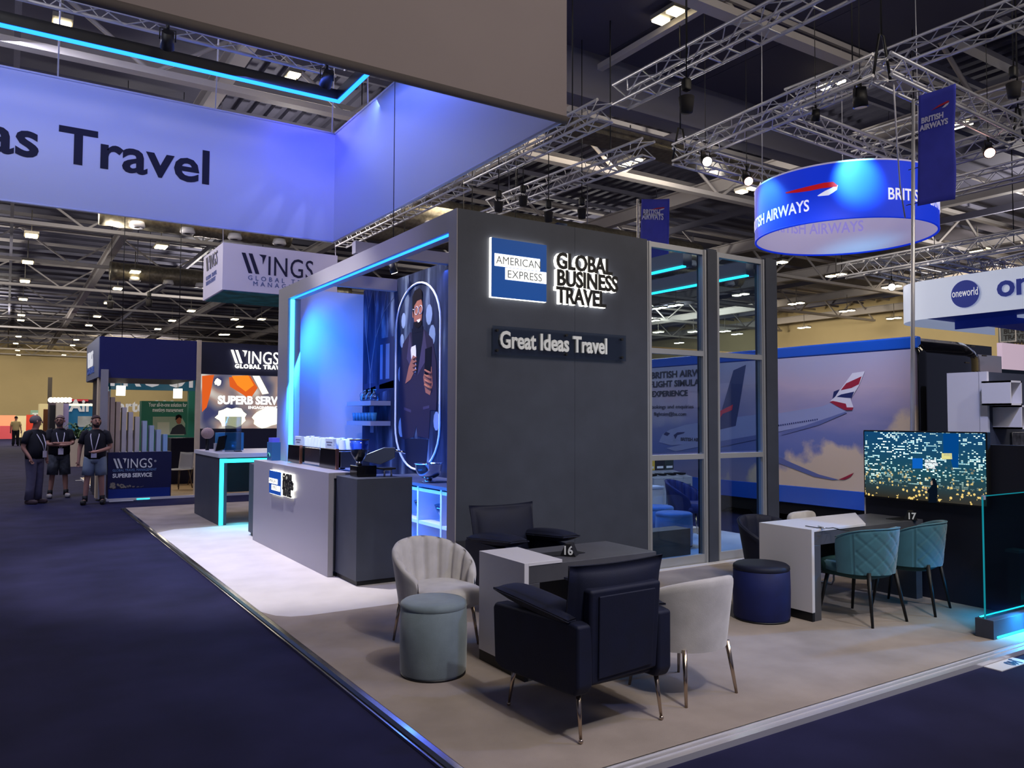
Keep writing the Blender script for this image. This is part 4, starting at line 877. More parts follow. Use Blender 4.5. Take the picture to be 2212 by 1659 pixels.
vl_, _ = text_mesh('l', .004, .02, 'RIGHT', 1.0, 0, 4); fh = max(p[1] for p in vl_)
S_ = lh/fh
MB().text('Great Ideas Travel', ((at_y(457, 360, BY1).x, BY1-.024, lz), EX, EZ), S_, .004, .02*S_, 'RIGHT', sx=(wT/tw)/S_).build('banner_lettering', mat('banner_ink', (30, 28, 46), .8), bn)
lf = thing('light_line_frame', (4.53, 12.45, 7.0), 'square blue light line hung inside the big banner ring', 'light')
box('light_rail', M_black, lf, (BX0+.6, 12.40, 7.0), (4.55, 12.48, 7.16)); box('light_rail', M_black, lf, (4.47, 7.6, 7.0), (4.55, 12.40, 7.16))
box('led_strip', M_ledb, lf, (BX0+.6, 12.42, 6.96), (4.54, 12.47, 7.0)); box('led_strip', M_ledb, lf, (4.49, 7.6, 6.96), (4.54, 12.42, 7.0))
tr_ = thing('banner_truss', (4.2, 11.8, 7.35), 'square truss inside the banner ring above the blue light line', 'truss')
truss_part((BX0+1, 11.95, 7.42), (4.35, 11.95, 7.42), tr_, w=.34, r=.028); truss_part((4.2, 8.0, 7.42), (4.2, 11.8, 7.42), tr_, w=.34, r=.028)
for i, (px, py) in enumerate(((125, 165), (465, 235), (717, 287), (795, 228))):
    p = at_y(px, py, BY1-.03) if i < 3 else at_x(px, py, BX1-.03)
    t = tag(MB().cyl((p.x, p.y, BZ+BH), (p.x-.1*(i > 1), p.y-.5*(i < 3), 10.8), .012, n=6).build('suspension_wire', M_alu, None),
            ('suspension wire at the left end of the lettered banner side', 'suspension wire above the middle of the lettered banner side', 'suspension wire at the far corner of the banner ring', 'suspension wire on the blank blue banner side')[i], 'wire')
# blue wash inside the ring
light('AREA', 'banner_wash', (1.0, 12.6, 6.95), (1.2, 14.1, 5.6), (0.13, 0.22, 1.0), 60, 9.0, 0.2)
light('AREA', 'banner_wash', (4.35, 10.0, 6.95), (5.1, 10.2, 5.7), (0.07, 0.15, 1.0), 50, 5.0, 0.2)
light('AREA', 'banner_wash', (4.35, 13.2, 7.12), (4.85, 14.1, 6.0), (0.01, 0.02, 1.0), 14, .3)
for _a, _w in (((4.3, 14.1, 5.0), 110), ((3.75, 14.1, 5.15), 100), ((3.2, 14.1, 5.3), 80), ((4.75, 14.1, 5.0), 60)):
    light('SPOT', 'banner_spot', (4.95, 13.72, 7.2), _a, (0.32, 0.36, 1.0), _w, .01, angle=9, blend=.6)
light('AREA', 'banner_fill', (-1.5, 9.5, 7.3), (0.5, 14.1, 6.0), (0.75, 0.80, 1.0), 60, 3.0)
# ---- round hanging ring
RC = Vector((12.6, 8.67, 5.0)); RR = 1.525; RH = .93
M_ba = mat('ring_blue_fabric', (20, 60, 190), .6, emit=.5, ecol=(14, 54, 240)); M_bain = mat('ring_inner_white', (214, 208, 226), .7, emit=.30, ecol=(200, 190, 240))
rg = thing('hanging_ring', RC, 'round illuminated blue hanging ring lettered BRITISH AIRWAYS', 'sign')
PART('ring_outside', M_ba, rg, lambda b: b.grid(lambda u, v: (RC.x+RR*math.cos(2*PI*u), RC.y+RR*math.sin(2*PI*u), RC.z+RH*v), 96, 2, True))
PART('ring_inside', M_bain, rg, lambda b: b.grid(lambda u, v: (RC.x+(RR-.03)*math.cos(-2*PI*u), RC.y+(RR-.03)*math.sin(-2*PI*u), RC.z+RH*v), 96, 2, True))
vs_i, fs_i = text_mesh('BRITISH AIRWAYS', .004, .014, 'LEFT', 1.0, 0, 3)
b = MB(); b.add([(RC.x+(RR-.034)*math.cos(a_), RC.y+(RR-.034)*math.sin(a_), RC.z+.42+y*.3) for a_, y in [(1.62-x*.24/RR, y) for x, y, d in vs_i]], [tuple(reversed(f)) for f in fs_i]); b.build('ring_ghost_lettering', mat('ring_show_through', (186, 178, 224), .7, emit=.27, ecol=(180, 170, 240)), rg)['label'] = 'mirrored lettering showing faintly through the fabric'
for z in (0, RH): MB().tube([(RC.x+(RR-.015)*math.cos(2*PI*i/96), RC.y+(RR-.015)*math.sin(2*PI*i/96), RC.z+z) for i in range(96)], .02, 8, True).build('ring_tube', M_bain if z else M_ba, rg)
def ringmap(vs, a0, z0, flip=1, r=RR):
    """wrap flat letter shapes (x along the arc, y up) round the ring"""
    out = []
    for x, y, d in vs:
        a = a0 + flip*x/r; rr = r+d*flip; out.append((RC.x+rr*math.cos(a), RC.y+rr*math.sin(a), RC.z+z0+y))
    return out
def sub_text(txt, size, sx, bold):
    vs, fs = text_mesh(txt, .004, bold, 'LEFT', 1.0, 0, 3); return [(x*size*sx, y*size, d+.003) for x, y, d in vs], fs
M_baw = mat('ring_white_print', (240, 240, 248), .6, emit=.55, ecol=(235, 235, 255)); M_bar = mat('ring_red_print', (220, 24, 40), .6, emit=.30, ecol=(230, 20, 30))
def ang(px, py, z):
    p = None; d = ray(px, py); o = Vector((0, 0, 1.75)); dd = Vector((d.x, d.y)); oc = Vector((o.x-RC.x, o.y-RC.y))
    a = dd.dot(dd); b_ = 2*dd.dot(oc); c_ = oc.dot(oc)-RR*RR; s_ = (-b_-math.sqrt(max(0, b_*b_-4*a*c_)))/(2*a); q = o+d*s_
    return math.atan2(q.y-RC.y, q.x-RC.x), q.z-RC.z
a_end, z_end = ang(1748, 445, 5); vs, fs = sub_text('BRITISH AIRWAYS', .27, .80, .014); w_ = max(p[0] for p in vs)
b = MB(); b.add(ringmap(vs, a_end-w_/RR, z_end-.08), fs); b.build('ring_lettering', M_baw, rg)
a2, z2 = ang(1917, 425, 5); b = MB(); b.add(ringmap(vs, a2, z2-.04), fs); b.build('ring_lettering', M_baw, rg)
def ribbon(pts, name, m):
    b = MB(); P_ = [ang(x, y, 5) for x, y in pts]; n = len(P_)//2
    vs = [(RC.x+(RR+.008)*math.cos(a), RC.y+(RR+.008)*math.sin(a), RC.z+z) for a, z in P_]
    b.add(vs, [(i, i+1, 2*n-2-i, 2*n-1-i) for i in range(n-1)]); return b.build(name, m, rg, solid=.006)
ribbon([(1697, 416), (1722, 409), (1750, 402), (1780, 395), (1800, 393), (1811, 402), (1807, 404), (1794, 405), (1775, 407), (1752, 412), (1724, 416), (1699, 418)], 'ribbon_mark_red', M_bar)
ribbon([(1766, 423), (1782, 413), (1797, 406), (1810, 400), (1808, 410), (1800, 416), (1790, 422), (1768, 424)], 'ribbon_mark_white', M_baw)
light('SPOT', 'ring_spot', tuple(RC+Vector((-1.9, -1.5, 1.25))), tuple(RC+Vector((-1.1, -1.0, .65))), (0.15, 0.7, 1.0), 700, .05, angle=42, blend=.8)
light('SPOT', 'ring_spot', tuple(RC+Vector((-2.3, 1.2, 1.4))), tuple(RC+Vector((-1.45, .5, .5))), (0.15, 0.7, 1.0), 700, .05, angle=40, blend=.8)
for a in (.6, 2.7, 4.6):
    t = tag(MB().cyl((RC.x+RR*math.cos(a), RC.y+RR*math.sin(a), RC.z+RH), (RC.x+RR*.98*math.cos(a), RC.y+RR*.98*math.sin(a), DECK-.01), .008, n=5).build('suspension_wire', M_alu, None), 'thin wire between the round blue ring and the square truss', 'wire', 'wires of the round ring')
# ---- white oneworld sign
M_oww = mat('sign_white_fabric', (206, 214, 232), .6, emit=.35, ecol=(190, 205, 240)); M_owb = mat('sign_royal_blue', (24, 50, 160), .6, emit=.12)
OX = 21.15; pL = at_x(1990, 690, OX); pT = at_x(1990, 607, OX); oz0, oz1 = pL.z, pT.z
os_ = thing('hanging_sign', (OX, 11, oz0), 'white rounded hanging sign with blue globe reading oneworld', 'sign')
path = [(OX+6, 13.2), (OX+1.4, 13.3)] + [(OX+1.4-1.4*math.sin(a), 12.0+1.3*math.cos(a)) for a in [PI/2*i/8 for i in range(9)]] + [(OX, 11), (OX, 9), (OX, 7.5)]
PART('sign_face', M_oww, os_, lambda b: b.grid(lambda u, v: (*path[int(round(u*(len(path)-1)))], oz0+(oz1-oz0)*v), len(path), 2))
PART('sign_inside', M_owb, os_, lambda b: b.add([(OX+8, 13.15, oz0+.25), (OX+8, 7.5, oz0+.25), (OX+.3, 7.5, oz0+.25), (OX+.3, 11.8, oz0+.25), (OX+1.4, 13.15, oz0+.25)], [(0, 1, 2, 3, 4)]))
PART('sign_inside', M_owb, os_, lambda b: b.box((OX+3.2, 7.5, oz0), (OX+3.25, 13.0, oz1)))
PART('partner_panel', M_oww, os_, lambda b: b.prism([(0, 0.05), (.25, 0), (4, 0), (4, .75), (0, .75)], fr_side(OX+3.15, 11.2, oz0+.12), .02))
PART('partner_lettering', mat('grey_ink', (90, 96, 120), .6), os_, lambda b: b.text('malaysia', fr_side(OX+3.1, 10.9, oz0+.25), .22, .004))
g = at_x(2086, 635, OX); gr_ = (at_x(2086, 606, OX).z-at_x(2086, 665, OX).z)/2
gt_, _ = text_mesh('oneworld', .006, 0, 'LEFT', 1.0, 0, 3); gtw = max(p[0] for p in gt_)
PART('globe_mark', M_owb, os_, lambda b: b.prism(poly_disc(0, 0, gr_, gr_, 36), fr_side(OX-.02, g.y, g.z), .02))
MB().text('oneworld', fr_side(OX-.045, g.y+gr_*.93, g.z-.06), .30, .006, .0, sx=1.86*gr_/(gtw*.30)).build('globe_lettering', mat('white_print', (235, 238, 245), .6, emit=.4), os_)
q = at_x(2154, 641, OX); MB().text('oneworld', fr_side(OX-.02, q.y, q.z), .80, .01, .02, sx=1.0).build('sign_lettering', M_owb, os_)
# ---- white box sign WINGS
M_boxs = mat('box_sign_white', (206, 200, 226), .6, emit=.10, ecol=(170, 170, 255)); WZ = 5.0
c0 = at_z(480, 625, WZ); c1 = at_z(438, 658, WZ); WX0 = c0.x; WY0 = c0.y; WX1 = at_y(728, 640, WY0).x; WY1 = at_x(438, 658, WX0).y; WZ1 = at_y(480, 523, WY0).z
ws = thing('hanging_box_sign', ((WX0+WX1)/2, WY0, WZ), 'white hanging box sign lettered WINGS with sea picture underneath', 'sign')
box('sign_box', M_boxs, ws, (WX0, WY0, WZ), (WX1, WY1, WZ1))
M_sea = mat('sea_print', (40, 128, 170), .5, noise=.7, nscale=2.2)
box('sea_underside', M_sea, ws, (WX0+.05, WY0+.05, WZ-.02), (WX1-.05, WY1-.05, WZ))
M_nv = mat('wings_navy', (22, 26, 72), .6); M_gb = mat('wings_slate_blue', (84, 104, 170), .6)
wW = WX1-WX0
def wings_logo(b, fr, s):
    """slanted double-bar W, then INGS"""
    o, U, V = (Vector(q) for q in fr); k = s
    for dx in (0, .24): b.prism([(dx*k, .70*k), ((dx+.13)*k, .70*k), ((dx+.38)*k, 0), ((dx+.25)*k, 0)], fr, .012)
    b.prism([(.60*k, .70*k), (.86*k, .70*k), (.74*k, .36*k), (.72*k, .60*k)], fr, .012)
    b.text('INGS', (o+U*.88*k, U, V), k*.98, .012, 0.0, sx=.76, spacing=1.05)
MBW = MB(); ps = at_y(521, 590, WY0)
wings_logo(MBW, fr_front(ps.x, WY0-.001, ps.z+.02), (at_y(521, 545, WY0).z-at_y(521, 588, WY0).z)/.70); MBW.build('sign_lettering', M_nv, ws)
q = at_y(535, 604, WY0); MB().text('GLOBAL TRAVEL', fr_front(q.x, WY0-.001, q.z), .17, .01, .0, sx=1.0, spacing=1.75).build('sign_lettering', M_gb, ws)
q = at_y(546, 617, WY0); MB().text('MANAGEMENT', fr_front(q.x, WY0-.001, q.z), .17, .01, .0, sx=1.0, spacing=1.75).build('sign_lettering', M_gb, ws)
MBW = MB(); wings_logo(MBW, fr_side(WX0-.001, WY1-.35, WZ+.75), .55); MBW.build('sign_lettering', M_nv, ws)
MB().text('GLOBAL TRAVEL\nMANAGEMENT', fr_side(WX0-.001, WY1-.4, WZ+.5), .16, .01, .0, spacing=1.1).build('sign_lettering', M_gb, ws)
for x in (WX0+.02, WX1-.02):
    tag(MB().cyl((x, WY0+.1, WZ1), (x-.1, WY0+.2, 10.8), .012, n=5).build('suspension_wire', M_alu, None), 'wire holding up the white WINGS box sign', 'wire', 'wires of the white box sign')
# ---- flags
def flag(pole_px, pole_top, base, label, tl, tr, br, bl, D, axis):
    t = thing('flag', base, label, 'flag'); bx, by, _ = base
    top = at_x(*pole_top, bx)
    MB().cyl((bx, by, 0), (top.x, top.y, top.z), .030, .022, 12).build('flagpole', M_alu, t)
    MB().lathe([(0, 0), (.3, 0), (.3, .03), (.05, .06), (0, .06)], (bx, by, 0), 20).build('pole_base', M_black, t)
    q = [at_y(*p, D) for p in (tl, tr, br, bl)] if axis == 'y' else [at_x(*p, D) for p in (tl, tr, br, bl)]
    def fn(u, v):
        p = q[0].lerp(q[1], u).lerp(q[3].lerp(q[2], u), v); w = .02*math.sin(v*9+u*4)*u
        return p+Vector((w, w, 0))
    MB().grid(fn, 14, 20).build('flag_cloth', mat('flag_blue', (62, 68, 190), .8, noise=.08, nscale=5), t, solid=.006)
    N = (q[1]-q[0]).normalized(); Z_ = (q[0]-q[3]).normalized(); off = N.cross(Z_)*.02
    W_ = (q[1]-q[0]).length; H_ = (q[0]-q[3]).length
    o = q[3]+off
    Mw = mat('flag_white', (214, 214, 240), .8); Mr = mat('flag_red', (176, 30, 60), .8)
    MB().text('BRITISH', (o+N*W_*.10+Z_*H_*.735, N, Z_), W_*.21, .003, .004, sx=.86).build('flag_lettering', Mw, t); MB().text('AIRWAYS', (o+N*W_*.07+Z_*H_*.67, N, Z_), W_*.21, .003, .004, sx=.86).build('flag_lettering', Mw, t)
    fr = (o, N*W_, Z_*H_)
    b = MB(); b.prism([(.38, .825), (.6, .855), (.85, .87), (.88, .855), (.8, .848), (.6, .838)], fr, .004); b.build('flag_ribbon', Mr, t)
    b = MB(); b.prism([(.68, .82), (.78, .845), (.87, .852), (.84, .835), (.76, .82)], fr, .004); b.build('flag_ribbon', Mw, t)
    for v in (.03, .35, .65, .97):
        p = q[0].lerp(q[3], v); MB().tube([(top.x+(bx-top.x)*v, top.y+(by-top.y)*v, p.z), p], .006, 5).build('flag_tie', M_black, t)
p = at_x(1966, 925, 9.9)
flag(None, (1973, 215), (9.9, 5.89, 0), 'large blue BRITISH AIRWAYS flag on a tall pole by the round ring', (1985, 207), (2063, 182), (2064, 430), (1982, 445), 9.9, 'x')
p2 = at_x(1379, 520, 10.0)
flag(None, (1378, 430), (10.0, p2.y, 0), 'smaller blue BRITISH AIRWAYS flag showing above the right tower edge', (1386, 430), (1446, 430), (1444, 560), (1382, 562), 10.0, 'x')
# ================================================================== RIGHT SIDE: LORRY, TELEVISION, GLASS, STORE BLOCK
TX, TYN, TYF, TZ0, TZ1 = 11.2, 6.47, 17.5, .33, 2.97
lo = thing('simulator_lorry', (12.4, 9, 0), 'long lorry trailer printed with airliners, black glossy rounded end', 'lorry')
def skyprint():
    m = bpy.data.materials.new('sky_print'); m.use_nodes = True; nt = m.node_tree; b = nt.nodes['Principled BSDF']; b.inputs['Roughness'].default_value = .22; b.inputs['Coat Weight'].default_value = .3
    tc = nt.nodes.new('ShaderNodeTexCoord'); sp = nt.nodes.new('ShaderNodeSeparateXYZ'); nt.links.new(tc.outputs['Object'], sp.inputs[0])
    n = nt.nodes.new('ShaderNodeTexNoise'); n.inputs['Scale'].default_value = .55; n.inputs['Detail'].default_value = 6; mp = nt.nodes.new('ShaderNodeMapping'); mp.inputs['Scale'].default_value = (1, .7, 2.2)
    nt.links.new(tc.outputs['Object'], mp.inputs[0]); nt.links.new(mp.outputs[0], n.inputs[0])
    h = nt.nodes.new('ShaderNodeMath'); h.operation = 'MULTIPLY_ADD'; h.inputs[1].default_value = 1.1; nt.links.new(n.outputs[0], h.inputs[0]); nt.links.new(sp.outputs['Z'], h.inputs[2])
    r = nt.nodes.new('ShaderNodeMapRange'); r.inputs[1].default_value = .9; r.inputs[2].default_value = 3.5; nt.links.new(h.outputs[0], r.inputs[0])
    c = nt.nodes.new('ShaderNodeValToRGB'); e = c.color_ramp.elements
    e[0].position = 0; e[0].color = (*lin((150, 140, 170)), 1); e[1].position = 1; e[1].color = (*lin((160, 165, 196)), 1)
    for p, q in ((.3, (96, 112, 170)), (.5, (112, 120, 172)), (.72, (180, 165, 186))): k = e.new(p); k.color = (*lin(q), 1)
    nt.links.new(r.outputs[0], c.inputs[0])
    # cream cloud bank rising towards the near end
    a = nt.nodes.new('ShaderNodeMath'); a.operation = 'MULTIPLY_ADD'; a.inputs[1].default_value = .34; a.inputs[2].default_value = -1.05; nt.links.new(sp.outputs['Y'], a.inputs[0])
    n2 = nt.nodes.new('ShaderNodeTexNoise'); n2.inputs['Scale'].default_value = 1.6; n2.inputs['Detail'].default_value = 8; nt.links.new(tc.outputs['Object'], n2.inputs[0])
    s = nt.nodes.new('ShaderNodeMath'); s.operation = 'ADD'; nt.links.new(a.outputs[0], s.inputs[0]); nt.links.new(sp.outputs['Z'], s.inputs[1])
    s2 = nt.nodes.new('ShaderNodeMath'); s2.operation = 'MULTIPLY_ADD'; s2.inputs[1].default_value = -1.5; nt.links.new(n2.outputs[0], s2.inputs[0]); nt.links.new(s.outputs[0], s2.inputs[2])
    m2 = nt.nodes.new('ShaderNodeMapRange'); m2.inputs[1].default_value = -.95; m2.inputs[2].default_value = -.75; m2.inputs[3].default_value = 1; m2.inputs[4].default_value = 0; nt.links.new(s2.outputs[0], m2.inputs[0])
    x = nt.nodes.new('ShaderNodeMix'); x.data_type = 'RGBA'; nt.links.new(m2.outputs[0], x.inputs[0]); nt.links.new(c.outputs[0], x.inputs[6]); x.inputs[7].default_value = (*lin((206, 186, 164)), 1)
    nt.links.new(x.outputs[2], b.inputs['Base Color']); return m
M_rb = mat('lorry_blue', (28, 84, 190), .2, coat=.4); M_gl_black = mat('lorry_black', (6, 6, 8), .08, coat=.6)
box('trailer_box', skyprint(), lo, (TX, TYN+.1, .62), (13.7, TYF, 2.78))
box('top_rail', M_rb, lo, (TX-.012, TYN+.06, 2.78), (TX+.12, TYF, TZ1), .03); box('trailer_roof', M_gl_black, lo, (TX+.12, TYN+.25, 2.78), (13.7, TYF, TZ1-.02)); box('bottom_stripe', M_rb, lo, (TX-.01, TYN+.1, TZ0), (13.7, TYF, .62), .01)
box('side_skirt', M_black, lo, (TX+.1, TYN+.3, .12), (13.6, TYF, TZ0))
for y in (9.5, 10.6, 11.7):
    MB().cyl((TX+.15, y, .42), (TX+.45, y, .42), .42, n=28).build('wheel', M_black, lo)
def endcap(u, v):
    a = u; x = TX + (13.75-TX)*a; bulge = .0 + .0
    y = TYN + .10*(1-min(1, a/.03)) *0 + .55*max(0, (a-.45)/.55)**2.2
    if a < .03: y = TYN + .06*(1-a/.03)
    z = TZ0 + (TZ1-.02-TZ0)*v
    if v > .9: y += .18*((v-.9)/.1)**2
    if v > .97 and a > .5: z -= .12*((a-.5)/.5)**2
    return (x, y, z)
MB().grid(endcap, 60, 40).build('rounded_end', M_gl_black, lo, solid=.02)
def tp(name, polys, m, off=.004, t=.003):
    b = MB()
    for p in polys:
        b.prism([(-at_x(x, y, TX).y, at_x(x, y, TX).z) for x, y in p], ((TX-off, 0, 0), (0, -1, 0), (0, 0, 1)), t)
    return b.build(name, m, lo)
M_p1 = mat('print_fuselage', (142, 150, 190), .3); M_p2 = mat('print_fuselage_shade', (96, 106, 158), .3); M_pr = mat('print_red', (150, 36, 60), .3); M_pw = mat('print_white', (212, 212, 226), .3); M_pn = mat('print_navy', (36, 44, 96), .3)
tp('printed_fuselage', [[(1440, 968), (1560, 940), (1680, 893), (1776, 878), (1800, 868), (1822, 875), (1828, 889), (1790, 902), (1740, 920), (1680, 933), (1560, 955), (1460, 975)]], M_p1)
tp('printed_fuselage_shade', [[(1690, 932), (1740, 919), (1790, 902), (1828, 889), (1830, 892), (1770, 918), (1690, 940)], [(1545, 955), (1680, 932), (1680, 940), (1545, 968)]], M_p2, .006)
tp('printed_windows', [[(1682+4.6*i, 917.5-.72*i), (1684.2+4.6*i, 917.2-.72*i), (1684.2+4.6*i, 920.5-.72*i), (1682+4.6*i, 920.8-.72*i)] for i in range(19)], M_pn, .008)
tp('printed_tail', [[(1793, 868), (1806, 855), (1842, 806), (1869, 802), (1855, 835), (1838, 862), (1844, 880), (1842, 886), (1826, 886), (1810, 878)]], M_pw, .007)
tp('printed_tail_stripe', [[(1817, 843), (1829, 828), (1862, 813), (1856, 830), (1840, 838)], [(1793, 868), (1800, 866), (1828, 872), (1830, 880), (1844, 880), (1842, 886), (1826, 886), (1810, 878)]], M_pr, .009)
tp('printed_tail_stripe', [[(1808, 857), (1818, 852), (1846, 846), (1840, 860), (1826, 859)], [(1799, 862), (1802, 846), (1814, 841), (1806, 856)]], M_pn, .009)
tp('printed_wing', [[(1680, 985), (1700, 995), (1770, 1025), (1812, 1036), (1800, 1037), (1760, 1030), (1690, 1003), (1680, 1000)]], M_p2, .005)
tp('printed_winglet', [[(1812, 1036), (1826, 1030), (1845, 1021), (1838, 1030), (1826, 1036)]], M_pr, .007)
# second airliner and the lettering, seen through the glass
tp('printed_fuselage', [[(1424, 955), (1432, 938), (1448, 928), (1480, 918), (1560, 905), (1640, 895), (1640, 930), (1560, 950), (1500, 958), (1450, 962)]], M_p1, .005)
tp('printed_cockpit', [[(1434, 938), (1440, 933), (1448, 936), (1442, 942)], [(1456, 940), (1464, 934), (1480, 933), (1478, 936), (1464, 940), (1460, 948)]], M_pn, .009)
tp('printed_tail', [[(1548, 930), (1560, 885), (1585, 800), (1612, 788), (1602, 850), (1590, 920)]], mat('print_tail_dark', (58, 66, 110), .3), .006)
tp('printed_tail_stripe', [[(1548, 910), (1552, 890), (1584, 874), (1582, 886), (1562, 894), (1550, 912)], [(1548, 870), (1556, 858), (1554, 866), (1549, 876)]], mat('print_red_bright', (206, 52, 76), .3), .009)
M_dk = mat('print_dark_text', (40, 42, 62), .4)
def tt(txt, x, y, hpx, wpx, bold=.0):
    p = at_x(x, y, TX); q = at_x(x+wpx, y, TX); h = at_x(x, y-hpx, TX).z-p.z; vs, _ = text_mesh(txt, .003, 0, 'LEFT', 1.0, 0, 3); w0 = max(v[0] for v in vs); fh_ = .72; S = h/fh_
    MB().text(txt, fr_side(TX-.008, p.y, p.z), S, .003, bold, sx=(p.y-q.y)/w0/S).build('trailer_lettering', M_dk, lo)
tt('BRITISH AIRWAYS', 1407, 818, 14, 140, .004); tt('FLIGHT SIMULATOR', 1404, 837, 13, 142, .004); tt('EXPERIENCE', 1408, 857, 12, 78, .004); tt('for bookings and enquiries', 1389, 883, 8, 110); tt('flightsim@ba.com', 1413, 898, 8, 70)
tt('BRITISH AIRWAYS', 1471, 952, 7, 62, .003)
# dark map pattern on the glossy end
PART('end_print', mat('end_print_grey', (70, 66, 60), .3), lo, lambda b: [b.box((12.2+.17*i, TYN-.02, 2.35+.13*((i*7) % 5)), (12.32+.17*i, TYN+.0, 2.37+.13*((i*7) % 5))) for i in range(5)])
# cabin box of the lorry farther right, behind
t = thing('lit_fascia', (15.5, 6.6, 2.3), 'pale pink lit fascia panel behind the black lorry end', 'panel')
p0 = at_y(2166, 800, 8.0); p1 = at_y(2240, 748, 8.0); box('fascia_face', mat('pink_fascia', (230, 205, 226), .5, emit=.45), t, (p0.x, 8.0, p0.z), (p1.x+1, 8.1, p1.z)); 
box('fascia_base', mat('deep_teal_wall', (10, 34, 60), .5), t, (at_y(2150, 800, 7.8).x, 7.8, 0), (p1.x+1, 7.95, p0.z))
t = thing('event_banner', (53.5, 24, 6), 'grey banner with square event logo on the far right wall', 'banner')
a = at_x(2157, 742, 53.6); c = at_x(2230, 688, 53.6)
box('banner_face', mat('banner_slate', (104, 112, 124), .7), t, (53.6, c.y, a.z), (53.7, a.y, c.z)); a2 = at_x(2160, 739, 53.5); c2 = at_x(2193, 702, 53.5)
PART('logo_outline', M_white, t, lambda b: b.tube([(53.55, a2.y, a2.z), (53.55, c2.y, a2.z), (53.55, c2.y, c2.z), (53.55, a2.y, c2.z)], .06, 5, True))
PART('banner_lettering', mat('ink_charcoal', (40, 40, 50), .6), t, lambda b: b.text('BUSINESS\nTRAVEL\nSHOW', fr_side(53.55, a2.y-.2, c2.z-.5), .42, .01, .01))
PART('banner_lettering', mat('ink_red', (190, 50, 60), .6), t, lambda b: b.text('EUROPE', fr_side(53.55, a2.y-.2, c2.z-1.62), .42, .01, .01))
PART('banner_wire', M_black, t, lambda b: b.cyl((53.65, (a.y+c.y)/2, c.z), (53.65, (a.y+c.y)/2, 10.9), .02, n=5))
